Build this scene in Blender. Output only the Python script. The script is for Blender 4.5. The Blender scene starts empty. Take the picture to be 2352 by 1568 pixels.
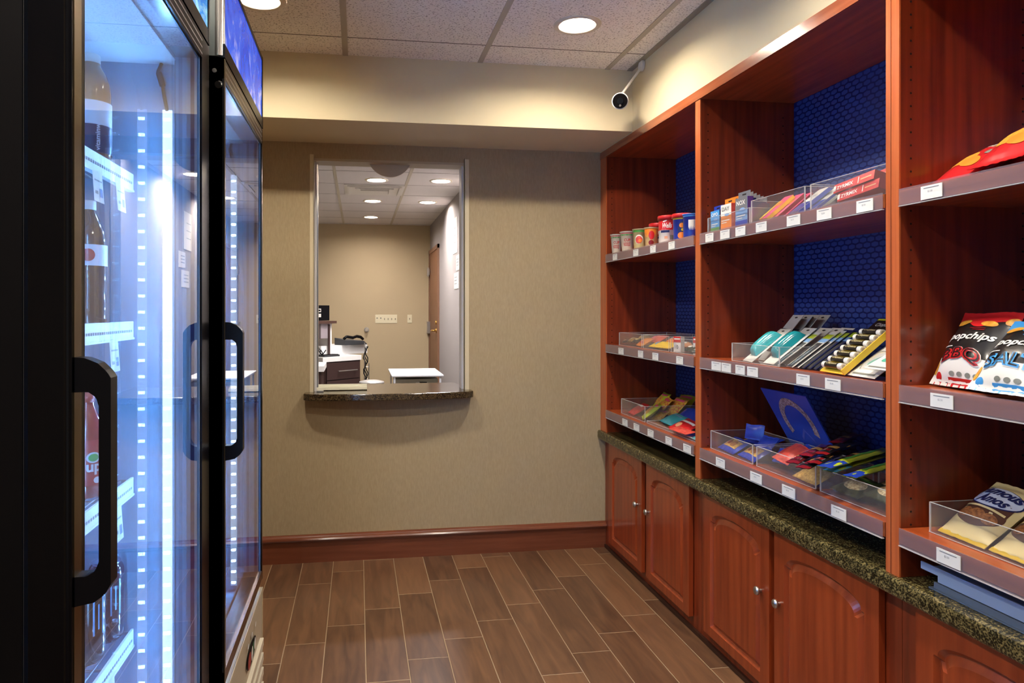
import bpy, math, random
from mathutils import Matrix, Vector, Euler
R=math.radians; PI=math.pi
random.seed(7)
scene=bpy.context.scene
C=scene.collection

# ---------------------------------------------------------------- camera, world, exposure
FOC=1620.0; YAW=R(8.665); CX=1069.9; CY=711.0; EYE=1.29
cd=bpy.data.cameras.new('camera'); cam=bpy.data.objects.new('camera',cd); C.objects.link(cam)
cd.sensor_width=36.0; cd.lens=FOC/2352*36.0
cd.shift_x=(1176-CX)/2352; cd.shift_y=(CY-784)/2352
cd.clip_start=0.02
cam.location=(0,0,EYE); cam.rotation_euler=(R(90),0,-YAW)
scene.camera=cam
scene.view_settings.view_transform='Standard'; scene.view_settings.look='None'
scene.view_settings.exposure=0.0; scene.view_settings.gamma=1.0
scene.view_settings.use_curve_mapping=False
scene.cycles.transparent_max_bounces=32
scene.cycles.sample_clamp_indirect=60.0
w=bpy.data.worlds.new('world'); scene.world=w; w.use_nodes=True
w.node_tree.nodes['Background'].inputs[0].default_value=(1.0,0.93,0.84,1)
w.node_tree.nodes['Background'].inputs[1].default_value=0.35  # even ambient fill added through the open end behind the camera
LAMP=470.0      # emission of the lobby downlight lenses
OLAMP=560.0    # emission of the office downlight lenses
LEDS=46.0      # emission of the cooler LED dots

# numbers: pixel -> place on a known plane
FW=Vector((math.sin(YAW),math.cos(YAW),0)); RT=Vector((math.cos(YAW),-math.sin(YAW),0))
def ray(u,v): return FW+RT*((u-CX)/FOC)+Vector((0,0,(CY-v)/FOC))
def onx(x,u,v=711):
    r=ray(u,v); t=x/r.x; return Vector((x,r.y*t,EYE+r.z*t))
def ony(y,u,v=711):
    r=ray(u,v); t=y/r.y; return Vector((r.x*t,y,EYE+r.z*t))
def onz(z,u,v):
    r=ray(u,v); t=(z-EYE)/r.z; return Vector((r.x*t,r.y*t,z))

# ---------------------------------------------------------------- materials
MATS={}
def s2l(c):
    return tuple(((x/255)/12.92 if x/255<=0.04045 else ((x/255+0.055)/1.055)**2.4) for x in c)
def mat(name,col,rough=0.5,metal=0.0,coat=0.0,spec=0.5,emit=None,es=0.0,alpha=1.0,srgb=True,noise=None,bump=0,bscale=200,trans=0):
    if name in MATS: return MATS[name]
    m=bpy.data.materials.new(name); m.use_nodes=True; nt=m.node_tree
    b=nt.nodes['Principled BSDF']
    c=s2l(col) if srgb else col
    b.inputs['Base Color'].default_value=(*c,1); b.inputs['Roughness'].default_value=rough
    b.inputs['Metallic'].default_value=metal; b.inputs['Coat Weight'].default_value=coat
    b.inputs['Coat Roughness'].default_value=0.12
    b.inputs['Specular IOR Level'].default_value=spec; b.inputs['Alpha'].default_value=alpha
    b.inputs['Transmission Weight'].default_value=trans
    if emit:
        b.inputs['Emission Color'].default_value=(*s2l(emit),1); b.inputs['Emission Strength'].default_value=es
    tc=nt.nodes.new('ShaderNodeTexCoord')
    if noise:   # (second colour, scale xyz, detail)
        c2,sc,det=noise
        mp=nt.nodes.new('ShaderNodeMapping'); mp.inputs['Scale'].default_value=sc
        nz=nt.nodes.new('ShaderNodeTexNoise'); nz.inputs['Scale'].default_value=1; nz.inputs['Detail'].default_value=det
        rp=nt.nodes.new('ShaderNodeValToRGB'); rp.color_ramp.elements[0].position=0.32; rp.color_ramp.elements[1].position=0.68
        rp.color_ramp.elements[0].color=(*c,1); rp.color_ramp.elements[1].color=(*s2l(c2),1)
        nt.links.new(tc.outputs['Object'],mp.inputs[0]); nt.links.new(mp.outputs[0],nz.inputs['Vector'])
        nt.links.new(nz.outputs['Fac'],rp.inputs[0]); nt.links.new(rp.outputs[0],b.inputs['Base Color'])
    if bump:
        n2=nt.nodes.new('ShaderNodeTexNoise'); n2.inputs['Scale'].default_value=bscale; n2.inputs['Detail'].default_value=3
        bp=nt.nodes.new('ShaderNodeBump'); bp.inputs['Strength'].default_value=bump; bp.inputs['Distance'].default_value=0.002
        nt.links.new(tc.outputs['Object'],n2.inputs['Vector']); nt.links.new(n2.outputs['Fac'],bp.inputs['Height'])
        nt.links.new(bp.outputs[0],b.inputs['Normal'])
    MATS[name]=m; return m
def clear(name,tint=(1,1,1),refl=0.05,fres=True,rough=0.02,haze=0.0,hcol=(0.8,0.8,0.8)):
    """thin clear sheet: straight-through light plus surface reflection"""
    if name in MATS: return MATS[name]
    m=bpy.data.materials.new(name); m.use_nodes=True; nt=m.node_tree; nt.nodes.clear()
    out=nt.nodes.new('ShaderNodeOutputMaterial'); tr=nt.nodes.new('ShaderNodeBsdfTransparent'); tr.inputs[0].default_value=(*tint,1)
    gl=nt.nodes.new('ShaderNodeBsdfGlossy'); gl.inputs['Roughness'].default_value=rough
    fr=nt.nodes.new('ShaderNodeFresnel'); fr.inputs[0].default_value=1.45
    geo=nt.nodes.new('ShaderNodeNewGeometry')
    mx=nt.nodes.new('ShaderNodeMixShader')
    # fresnel on the outer side only; inner side uses inverted ior
    ior=nt.nodes.new('ShaderNodeMix'); ior.inputs[2].default_value=1.45; ior.inputs[3].default_value=1.45
    nt.links.new(geo.outputs['Backfacing'],ior.inputs[0])
    lw=nt.nodes.new('ShaderNodeMath'); lw.operation='MULTIPLY'; lw.inputs[1].default_value=refl/0.05
    # Schlick from the facing angle works on both sides
    lay=nt.nodes.new('ShaderNodeLayerWeight'); lay.inputs[0].default_value=0.5
    p=nt.nodes.new('ShaderNodeMath'); p.operation='POWER'; p.inputs[1].default_value=5
    ma=nt.nodes.new('ShaderNodeMath'); ma.operation='MULTIPLY_ADD'; ma.inputs[1].default_value=0.8; ma.inputs[2].default_value=0.04
    nt.links.new(lay.outputs['Facing'],p.inputs[0]); nt.links.new(p.outputs[0],ma.inputs[0])
    nt.links.new(ma.outputs[0],lw.inputs[0]); nt.links.new(lw.outputs[0],mx.inputs[0])
    nt.links.new(tr.outputs[0],mx.inputs[1]); nt.links.new(gl.outputs[0],mx.inputs[2])
    last=mx
    if haze:
        df=nt.nodes.new('ShaderNodeBsdfDiffuse'); df.inputs[0].default_value=(*hcol,1)
        m2=nt.nodes.new('ShaderNodeMixShader'); m2.inputs[0].default_value=haze
        nt.links.new(mx.outputs[0],m2.inputs[1]); nt.links.new(df.outputs[0],m2.inputs[2]); last=m2
    nt.links.new(last.outputs[0],out.inputs[0])
    MATS[name]=m; return m
def emis(name,col,st):
    if name in MATS: return MATS[name]
    m=bpy.data.materials.new(name); m.use_nodes=True; nt=m.node_tree; nt.nodes.clear()
    out=nt.nodes.new('ShaderNodeOutputMaterial'); e=nt.nodes.new('ShaderNodeEmission')
    e.inputs[0].default_value=(*col,1); e.inputs[1].default_value=st; nt.links.new(e.outputs[0],out.inputs[0])
    MATS[name]=m; return m

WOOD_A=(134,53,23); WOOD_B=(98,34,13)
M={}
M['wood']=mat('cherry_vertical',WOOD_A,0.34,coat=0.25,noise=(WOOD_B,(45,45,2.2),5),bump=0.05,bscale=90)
M['woodh']=mat('cherry_horizontal_lit',(178,84,40),0.34,coat=0.25,noise=((140,58,25),(40,2.2,40),5),bump=0.05,bscale=90)  # lighter than the uprights: direct light on shelf tops put into the colour
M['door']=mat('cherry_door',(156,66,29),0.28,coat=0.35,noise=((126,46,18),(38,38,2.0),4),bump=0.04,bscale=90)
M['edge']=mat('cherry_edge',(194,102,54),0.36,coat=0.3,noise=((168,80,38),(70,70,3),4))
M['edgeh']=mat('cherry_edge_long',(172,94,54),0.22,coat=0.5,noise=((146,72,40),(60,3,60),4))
M['hole']=mat('pin_hole',(20,8,5),0.9)
M['base']=mat('baseboard_wood',(118,64,42),0.22,coat=0.5,noise=((104,54,34),(3,40,40),3))
M['wall']=mat('linen_wallpaper',(170,152,120),0.85,noise=((160,142,110),(260,260,40),2),bump=0.25,bscale=350)
M['cream']=mat('cream_paint',(212,198,164),0.8,bump=0.08,bscale=300)
M['soffit']=mat('cream_paint_underside',(205,191,158),0.8)
M['owall']=mat('office_tan_paint',(178,161,130),0.85)
M['ogrey']=mat('office_grey_paint',(150,144,144),0.85)
M['ceil']=mat('ceiling_tile',(236,229,219),0.95,noise=((198,190,178),(130,130,130),2),bump=0.5,bscale=220)
def speck(m,lo,hi,c):
    rp=[n for n in m.node_tree.nodes if n.type=='VALTORGB'][0]; rp.color_ramp.elements[0].position=lo; rp.color_ramp.elements[1].position=hi; rp.color_ramp.elements[1].color=(*s2l(c),1)
speck(M['ceil'],.56,.66,(172,162,150))
M['tbar']=mat('ceiling_grid_metal',(176,166,146),0.55)
M['white']=mat('white_plastic',(225,223,218),0.45)
M['trimw']=mat('cream_corner_guard',(205,192,160),0.5)
M['ring']=mat('light_trim_ring',(215,205,185),0.5)
M['chrome']=mat('chrome',(210,210,212),0.2,metal=1)
M['steel']=mat('brushed_steel',(190,188,184),0.32,metal=1)
M['brass']=mat('brass',(205,165,90),0.3,metal=1)
M['black']=mat('black_gloss',(12,12,15),0.25,spec=.3)
M['blackm']=mat('black_matte',(9,9,14),0.5,spec=.15)
M['dgrey']=mat('dark_grey_plastic',(52,54,58),0.5)
M['blue0']=mat('back_panel_navy',(9,26,98),0.42)
M['blue1']=mat('back_panel_hexagon',(50,74,142),0.42)
M['film']=clear('label_holder_film',refl=0.09,rough=0.12,haze=0.24,hcol=(0.36,0.28,0.33))
M['acr']=clear('clear_acrylic',refl=0.05,haze=0.035)
M['acredge']=clear('acrylic_edge',refl=0.2,haze=0.38,hcol=(0.85,0.85,0.85))
M['glass']=clear('cooler_glass',refl=0.095,haze=0.002,rough=0.0,tint=(0.97,0.985,0.98))
M['tag']=mat('price_tag_card',(222,222,216),0.6)
M['ink']=mat('tag_ink',(120,124,130),0.7)
M['coolw']=mat('cooler_liner',(142,172,198),0.65,spec=.25)
M['coolc']=mat('cooler_ceiling_liner',(225,228,232),0.45)

# granite
def granite(name,dark,mid,gold,sc):
    m=bpy.data.materials.new(name); m.use_nodes=True; nt=m.node_tree; b=nt.nodes['Principled BSDF']
    tc=nt.nodes.new('ShaderNodeTexCoord')
    n1=nt.nodes.new('ShaderNodeTexNoise'); n1.inputs['Scale'].default_value=sc; n1.inputs['Detail'].default_value=6; n1.inputs['Roughness'].default_value=0.75; n1.inputs['Distortion'].default_value=1.2
    v=nt.nodes.new('ShaderNodeTexVoronoi'); v.inputs['Scale'].default_value=sc*3.2
    mixf=nt.nodes.new('ShaderNodeMath'); mixf.operation='MULTIPLY_ADD'; mixf.inputs[1].default_value=0.35
    rp=nt.nodes.new('ShaderNodeValToRGB'); e=rp.color_ramp.elements
    e[0].position=0.50; e[0].color=(*s2l(dark),1); e[1].position=0.86; e[1].color=(*s2l(gold),1)
    x=e.new(0.64); x.color=(*s2l(mid),1)
    nt.links.new(tc.outputs['Object'],n1.inputs['Vector']); nt.links.new(tc.outputs['Object'],v.inputs['Vector'])
    nt.links.new(v.outputs['Distance'],mixf.inputs[0]); nt.links.new(n1.outputs['Fac'],mixf.inputs[2])
    nt.links.new(mixf.outputs[0],rp.inputs[0]); nt.links.new(rp.outputs[0],b.inputs['Base Color'])
    b.inputs['Roughness'].default_value=0.14
    MATS[name]=m; return m
M['gran']=granite('green_gold_granite',(7,9,5),(36,35,20),(128,114,72),70)
M['gransill']=granite('brown_granite',(18,13,9),(50,38,26),(104,86,58),80)

# wood-look floor tile 0.1529 x 0.602 m with staggered joints
def floor_mat():
    m=bpy.data.materials.new('wood_look_floor_tile'); m.use_nodes=True; nt=m.node_tree; b=nt.nodes['Principled BSDF']
    N=nt.nodes.new; L=nt.links.new
    tc=N('ShaderNodeTexCoord'); sp=N('ShaderNodeSeparateXYZ'); L(tc.outputs['Object'],sp.inputs[0])
    def mth(op,a,bv,c=None):
        n=N('ShaderNodeMath'); n.operation=op
        for i,q in enumerate((a,bv,c)):
            if q is None: continue
            if isinstance(q,(int,float)): n.inputs[i].default_value=q
            else: L(q,n.inputs[i])
        return n.outputs[0]
    P=0.1529; LEN=0.602
    cx=mth('DIVIDE',mth('SUBTRACT',sp.outputs[0],-0.126),P)
    ci=mth('FLOOR',cx,None); cf=mth('FRACT',cx,None)
    yy=mth('DIVIDE',mth('SUBTRACT',sp.outputs[1],mth('MULTIPLY_ADD',ci,0.1395,3.527)),LEN)
    ri=mth('FLOOR',yy,None); rf=mth('FRACT',yy,None)
    g=0.0016
    ex=mth('MINIMUM',cf,mth('SUBTRACT',1.0,cf)); ex=mth('MULTIPLY',ex,P)
    ey=mth('MINIMUM',rf,mth('SUBTRACT',1.0,rf)); ey=mth('MULTIPLY',ey,LEN)
    ed=mth('MINIMUM',ex,ey)
    gr=mth('LESS_THAN',ed,g)
    cmb=N('ShaderNodeCombineXYZ'); L(ci,cmb.inputs[0]); L(ri,cmb.inputs[1])
    wn=N('ShaderNodeTexWhiteNoise'); wn.noise_dimensions='2D'; L(cmb.outputs[0],wn.inputs[0])
    # grain coordinates shifted per tile
    off=N('ShaderNodeVectorMath'); off.operation='MULTIPLY_ADD'; L(wn.outputs['Color'],off.inputs[0]); off.inputs[1].default_value=(9,9,9)
    mp=N('ShaderNodeMapping'); mp.inputs['Scale'].default_value=(30,3.6,1); L(tc.outputs['Object'],mp.inputs[0]); L(mp.outputs[0],off.inputs[2])
    nz=N('ShaderNodeTexNoise'); nz.inputs['Scale'].default_value=1; nz.inputs['Detail'].default_value=6; nz.inputs['Distortion'].default_value=0.9; L(off.outputs[0],nz.inputs['Vector'])
    f=mth('ADD',mth('MULTIPLY',nz.outputs['Fac'],0.75),mth('MULTIPLY',wn.outputs['Value'],0.36))
    rp=N('ShaderNodeValToRGB'); e=rp.color_ramp.elements
    e[0].position=0.3; e[0].color=(*s2l((76,51,36)),1); e[1].position=0.8; e[1].color=(*s2l((124,88,61)),1)
    L(f,rp.inputs[0])
    mx=N('ShaderNodeMix'); mx.data_type='RGBA'; L(gr,mx.inputs[0]); L(rp.outputs[0],mx.inputs[6]); mx.inputs[7].default_value=(*s2l((165,142,112)),1)
    L(mx.outputs[2],b.inputs['Base Color'])
    b.inputs['Roughness'].default_value=0.36
    bp=N('ShaderNodeBump'); bp.inputs['Strength'].default_value=0.6; bp.inputs['Distance'].default_value=0.002
    L(mth('MINIMUM',mth('DIVIDE',ed,0.003),1.0),bp.inputs['Height']); L(bp.outputs[0],b.inputs['Normal'])
    return m
M['floor']=floor_mat()

# ---------------------------------------------------------------- mesh builder
TXT={}
def text_geo(s,font_shear=0.0,bold=0.0):
    key=(s,font_shear,bold)
    if key in TXT: return TXT[key]
    cu=bpy.data.curves.new('lettering','FONT'); cu.body=s; cu.size=1.0; cu.resolution_u=3; cu.shear=font_shear; cu.offset=bold
    o=bpy.data.objects.new('lettering',cu); C.objects.link(o)
    dg=bpy.context.evaluated_depsgraph_get(); dg.update()
    me=bpy.data.meshes.new_from_object(o.evaluated_get(dg))
    vs=[(v.co.x,v.co.y) for v in me.vertices]; fs=[tuple(p.vertices) for p in me.polygons]
    C.objects.unlink(o); bpy.data.objects.remove(o); bpy.data.curves.remove(cu); bpy.data.meshes.remove(me)
    x0=min(v[0] for v in vs); x1=max(v[0] for v in vs); y0=min(v[1] for v in vs); y1=max(v[1] for v in vs)
    vs=[(v[0]-x0,v[1]-y0) for v in vs]
    TXT[key]=(vs,fs,x1-x0,y1-y0); return TXT[key]

class MB:
    def __init__(s): s.v=[];s.f=[];s.mi=[];s.sm=[];s.mats=[];s.M=Matrix.Identity(4)
    def _m(s,m):
        if isinstance(m,str): m=M[m]
        if m not in s.mats: s.mats.append(m)
        return s.mats.index(m)
    def add(s,vs,fs,m,smooth=False):
        n=len(s.v); k=s._m(m)
        for v in vs: s.v.append(s.M@Vector(v))
        for f in fs: s.f.append([n+i for i in f]); s.mi.append(k); s.sm.append(smooth)
        return s
    def box(s,x0,x1,y0,y1,z0,z1,m):
        vs=[(x,y,z) for x in (x0,x1) for y in (y0,y1) for z in (z0,z1)]
        return s.add(vs,[(0,1,3,2),(4,6,7,5),(0,4,5,1),(2,3,7,6),(0,2,6,4),(1,5,7,3)],m)
    def cyl(s,p0,p1,r0,m,r1=None,n=20,caps=True,smooth=True):
        r1=r0 if r1 is None else r1
        p0=Vector(p0);p1=Vector(p1);d=(p1-p0).normalized(); a=d.orthogonal().normalized(); b=d.cross(a)
        vs=[];fs=[]
        for p,r in ((p0,r0),(p1,r1)):
            for i in range(n):
                t=2*PI*i/n; vs.append(p+(a*math.cos(t)+b*math.sin(t))*r)
        s.add(vs,[(i,(i+1)%n,n+(i+1)%n,n+i) for i in range(n)],m,smooth)
        if caps:
            s.add(vs[:n],[tuple(range(n))[::-1]],m); s.add(vs[n:],[tuple(range(n))],m)
        return s
    def tube(s,pts,r,m,n=8):
        pts=[Vector(p) for p in pts]; vs=[];fs=[]; up=None
        for i,p in enumerate(pts):
            d=((pts[min(i+1,len(pts)-1)]-pts[max(i-1,0)])).normalized()
            if up is None: up=d.orthogonal().normalized()
            up=(up-d*up.dot(d)).normalized(); b=d.cross(up)
            for k in range(n):
                t=2*PI*k/n; vs.append(p+(up*math.cos(t)+b*math.sin(t))*r)
        for i in range(len(pts)-1):
            for k in range(n): fs.append((i*n+k,i*n+(k+1)%n,(i+1)*n+(k+1)%n,(i+1)*n+k))
        fs.append(tuple(range(n))[::-1]); fs.append(tuple((len(pts)-1)*n+k for k in range(n)))
        return s.add(vs,fs,m,True)
    def lathe(s,prof,m,c=(0,0,0),n=24,smooth=True,a0=0,a1=2*PI):
        full=abs(a1-a0-2*PI)<1e-6; k=n if full else n+1
        vs=[];fs=[]
        for r,z in prof:
            for i in range(k):
                t=a0+(a1-a0)*i/n; vs.append((c[0]+r*math.cos(t),c[1]+r*math.sin(t),c[2]+z))
        for j in range(len(prof)-1):
            for i in range(n):
                i2=(i+1)%k; fs.append((j*k+i,j*k+i2,(j+1)*k+i2,(j+1)*k+i))
        return s.add(vs,fs,m,smooth)
    def grid(s,fn,nu,nv,m,smooth=True):
        vs=[fn(i/nu,j/nv) for j in range(nv+1) for i in range(nu+1)]
        fs=[(j*(nu+1)+i,j*(nu+1)+i+1,(j+1)*(nu+1)+i+1,(j+1)*(nu+1)+i) for j in range(nv) for i in range(nu)]
        return s.add(vs,fs,m,smooth)
    def poly(s,pts,m): return s.add(pts,[tuple(range(len(pts)))],m)
    def ell(s,fn,cx,cy,rx,ry,m,n=28,rings=3,a=0):
        vs=[fn(cx,cy)];fs=[]
        for k in range(1,rings+1):
            for i in range(n):
                t=2*PI*i/n; x=rx*k/rings*math.cos(t); y=ry*k/rings*math.sin(t)
                vs.append(fn(cx+x*math.cos(a)-y*math.sin(a),cy+x*math.sin(a)+y*math.cos(a)))
        for i in range(n): fs.append((0,1+i,1+(i+1)%n))
        for k in range(rings-1):
            b=1+k*n
            for i in range(n): fs.append((b+i,b+n+i,b+n+(i+1)%n,b+(i+1)%n))
        return s.add(vs,fs,m,True)
    def quad(s,fn,x0,x1,y0,y1,m,nx=6,ny=6,sh=0): return s.grid(lambda u,v:fn(x0+(x1-x0)*u+sh*v*(y1-y0),y0+(y1-y0)*v),nx,ny,m)
    def text(s,t,fn,x,y,h,m,wd=None,shear=0,bold=0.0,align='l',rot=0,arc=0):
        vs,fs,tw,thh=text_geo(t,shear,bold); k=h/thh; kx=k if wd is None else wd/tw
        W=tw*kx
        ox=x-(W/2 if align=='c' else 0)
        out=[]
        for a,b in vs:
            px=a*kx; py=b*k+arc*math.sin(PI*px/W)
            if rot: px,py=px*math.cos(rot)-py*math.sin(rot),px*math.sin(rot)+py*math.cos(rot)
            out.append(fn(ox+px,y+py))
        return s.add(out,fs,m)
    def mesh(s,name):
        me=bpy.data.meshes.new(name); me.from_pydata([tuple(v) for v in s.v],[],s.f)
        for m in s.mats: me.materials.append(m)
        me.polygons.foreach_set('material_index',s.mi); me.polygons.foreach_set('use_smooth',s.sm); me.update()
        return me
    def build(s,name,parent=None,label=None,cat=None,group=None,kind=None,loc=None,rot=None,bev=0,fix=True):
        me=s.mesh(name); o=bpy.data.objects.new(name,me); C.objects.link(o)
        if parent: o.parent=parent
        if loc is not None: o.location=loc
        if rot is not None: o.rotation_euler=rot
        if fix:
            import bmesh
            b=bmesh.new(); b.from_mesh(me); bmesh.ops.recalc_face_normals(b,faces=b.faces); b.to_mesh(me); b.free()
        if bev:
            md=o.modifiers.new('bevel','BEVEL'); md.width=bev; md.segments=2; md.limit_method='ANGLE'; md.angle_limit=R(50)
        for k,v in (('label',label),('category',cat),('group',group),('kind',kind)):
            if v: o[k]=v
        return o
def thing(name,label,cat,loc=(0,0,0),rot=(0,0,0),group=None,kind=None):
    o=bpy.data.objects.new(name,None); C.objects.link(o); o.location=loc; o.rotation_euler=rot
    o.empty_display_size=0.05
    if label: o['label']=label
    if cat: o['category']=cat
    if group: o['group']=group
    if kind: o['kind']=kind
    return o
def dup(root,loc,rot=None,label=None,group=None):
    r=root.copy(); C.objects.link(r); r.location=loc
    if rot is not None: r.rotation_euler=rot
    if label: r['label']=label
    if group: r['group']=group
    for ch in list(root.children):
        c=ch.copy(); C.objects.link(c); c.parent=r
        for g in ch.children:
            d=g.copy(); C.objects.link(d); d.parent=c
    return r
def struct(mb,name,parent=None,**k): return mb.build(name,parent,kind=(None if parent else 'structure'),**k)
def flat(m4):      # 2D (x,y) -> plane of matrix m4 with small lift
    return lambda x,y: m4@Vector((x,y,0))

# ================================================================ ROOM SHELL
XL=-1.08; YB=3.69; ZC=2.44; YS=-2.6; XR=1.705; YO=9.616; XOR=0.972; XOL=-2.2
mb=MB(); mb.box(XL-.1,XR+.1,YS,YB+.06,-0.05,0,'floor'); struct(mb,'floor')
mb=MB(); mb.box(XOL,XOR+.1,YB+.12,YO+.1,-0.05,0,mat('office_carpet',(92,82,72),0.95)); struct(mb,'floor')
# ceiling with tile field
mb=MB(); mb.box(XL-.1,1.40,YS,3.35,ZC,ZC+.04,'ceil'); struct(mb,'ceiling')
mb=MB(); mb.box(XOL,XOR+.1,YB+.12,YO+.1,ZC,ZC+.04,mat('office_ceiling_tile',(214,208,204),0.95,noise=((196,190,188),(200,200,200),2))); struct(mb,'ceiling')
# ceiling grid
mb=MB()
for k in range(-2,3):
    x=-0.058+k*0.6175
    if x<XL or x>1.29: continue
    mb.box(x-.012,x+.012,YS,3.233,ZC-.003,ZC+.001,'tbar')
for k in range(0,10):
    y=3.02-k*0.6096
    mb.box(XL,1.30,y-.003,y+.003,ZC-.0005,ZC+.001,mat('grid_shadow_gap',(96,84,68),0.8))
mb.box(1.277,1.303,YS,3.233,ZC-.004,ZC+.001,mat('wall_angle',(150,140,124),0.6))
struct(mb,'trim_1')
mb=MB()
for x in (-0.80,-0.195,0.435): mb.box(x-.013,x+.013,YB+.12,YO,ZC-.004,ZC+.001,'tbar')
for k in range(-3,7):
    y=5.92+k*0.6; mb.box(XOL,XOR,y-.004,y+.004,ZC-.001,ZC+.001,mat('grid_line',(120,114,108),0.8))
struct(mb,'trim_2')
# back wall with the pass-through opening
WX0,WX1,WZ0,WZ1=-0.226,0.556,0.836,2.066
mb=MB()
for a in ((XOL,WX0,0,2.6),(WX1,XR+.1,0,2.6),(WX0,WX1,0,WZ0),(WX0,WX1,WZ1,2.6)):
    mb.box(a[0],a[1],YB,YB+.12,a[2],a[3],'wall')
struct(mb,'wall_back')
mb=MB(); mb.box(XL-.1,1.303,3.233,YB,2.146,2.55,'cream'); struct(mb,'wall_bulkhead')
mb=MB(); mb.box(1.303,XR+.1,YS,YB,2.142,2.55,'cream'); struct(mb,'wall_soffit')
mb=MB(); mb.box(XR,XR+.1,YS,YB,0,2.142,'wall'); struct(mb,'wall_right')
mb=MB(); mb.box(XL-.1,XL,YS,YB,0,2.55,'wall'); struct(mb,'wall_left')
mb=MB(); mb.box(XOL,XOR+.1,YO,YO+.1,0,2.5,'owall'); struct(mb,'wall_office_back')
mb=MB(); mb.box(XOR,XOR+.1,YB+.12,YO,0,2.5,'ogrey'); struct(mb,'wall_office_right')
mb=MB(); mb.box(XOL-.1,XOL,YB+.12,YO,0,2.5,'owall'); struct(mb,'wall_office_left')
# baseboard: flat board, ogee lip and cap bead
mb=MB()
prof=[(0,0),(-.014,0),(-.014,.098),(-.017,.102),(-.017,.108),(-.026,.112),(-.030,.120),(-.026,.128),(-.016,.131),(-.013,.135),(-.008,.139),(0,.141)]
vs=[(x,YB+p[0],p[1]) for x in (XL,1.331) for p in prof]; n=len(prof)
mb.add(vs,[(i,i+1,n+i+1,n+i) for i in range(n-1)]+[tuple(range(n)),tuple(range(n,2*n))],'base')
struct(mb,'baseboard_back')

# corner guards and frame of the pass-through
wf=thing('window_1',None,None,(0,0,0),kind='structure')
mb=MB()
mb.box(-.245,WX0+.001,YB-.003,YB,.868,2.085,'trimw'); mb.box(WX0-.001,WX0+.002,YB-.003,YB+.03,.868,2.085,'trimw')
mb.box(WX1-.002,.579,YB-.003,YB,.868,2.085,'trimw'); mb.box(WX1-.002,WX1+.001,YB-.003,YB+.03,.868,2.085,'trimw')
mb.build('corner_guard',wf)
mb=MB()
mb.box(WX0,WX0+.012,YB+.03,YB+.12,.868,WZ1,mat('jamb_liner',(206,204,208),0.35)); mb.box(WX1-.012,WX1,YB+.03,YB+.12,.868,WZ1,MATS['jamb_liner'])
mb.box(WX0,WX1,YB+.0,YB+.12,WZ1-.012,WZ1,mat('head_liner',(178,164,138),0.5))
mb.build('frame',wf)
mb=MB()
tk=mat('slider_track',(226,222,200),0.35)
mb.box(WX0+.012,0.045,YB+.045,YB+.051,.868,.886,tk); mb.box(WX0+.012,0.045,YB+.065,YB+.071,.868,.892,tk); mb.box(WX0+.012,0.045,YB+.085,YB+.091,.868,.898,tk)
mb.box(WX0+.012,0.045,YB+.045,YB+.091,.868,.872,tk)
mb.box(WX0+.012,WX0+.02,YB+.05,YB+.085,.87,WZ1-.012,'chrome')
mb.box(WX0+.015,WX0+.05,YB-.01,YB+.02,.868,.874,'chrome')
mb.build('sliding_track',wf)
# half-round disc hanging under the window head
mb=MB(); n=24; r=.118; cx,cz,y=.165,2.108,YB+.05
def disc_pt(t,yy): return (cx+r*math.cos(t),yy,cz+r*math.sin(t))
vs=[disc_pt(2*PI*i/n,y) for i in range(n)]+[disc_pt(2*PI*i/n,y+.012) for i in range(n)]
mb=MB()
half=[(cx+r*math.sin(a),cz-r*math.cos(a)) for a in [R(-68.5)+R(137)*i/24 for i in range(25)]]
vs=[(p[0],y,p[1]) for p in half]+[(p[0],y+.014,p[1]) for p in half]; m_=len(half)
mb.add(vs,[tuple(range(m_)),tuple(range(m_,2*m_))[::-1]]+[(i,i+1,m_+i+1,m_+i) for i in range(m_-1)],mat('half_disc_grey',(190,180,160),0.5))
mb.build('half_round_plate',wf)

# granite sill, bowed front
mb=MB()
n=28; outl=[]
x0,x1=-.272,.592
for i in range(n+1):
    t=i/n; x=x0+(x1-x0)*t; e=min(t,1-t); 
    yf=3.60-.045*math.sin(PI*t)
    if e<.035: yf+=.03*(1-math.sqrt(max(0,1-(1-e/.035)**2)))
    outl.append((x,yf))
outl+= [(x1,YB-.0005),(WX1-.001,YB-.0005),(WX1-.001,4.06),(WX0+.001,4.06),(WX0+.001,YB-.0005),(x0,YB-.0005)]
N_=len(outl)
vs=[(p[0],p[1],.834) for p in outl]+[(p[0],p[1],.868) for p in outl]
mb.add(vs,[tuple(range(N_))[::-1],tuple(range(N_,2*N_))]+[(i,(i+1)%N_,N_+(i+1)%N_,N_+i) for i in range(N_)],'gransill')
mb.build('granite_sill',label='brown granite ledge under the pass-through window on the tan wall',cat='window ledge',bev=.004)

# ---------------------------------------------------------------- downlights
def downlight(name,label,x,y,z,r,st,col,group,rec=.028):
    t=thing(name,label,'ceiling light',(x,y,z),group=group)
    mb=MB(); mb.lathe([(r+.026,0.0),(r+.024,-.005),(r+.006,-.006),(r,-.003),(r-.002,rec),(r-.002,rec+.004)],'ring',n=40); mb.build('trim_ring',t)
    mb=MB(); mb.cyl((0,0,rec-.004),(0,0,rec),r-.001,emis('downlight_lens_%s'%st,col,st),n=40); mb.build('lens',t)
    return t
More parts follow.
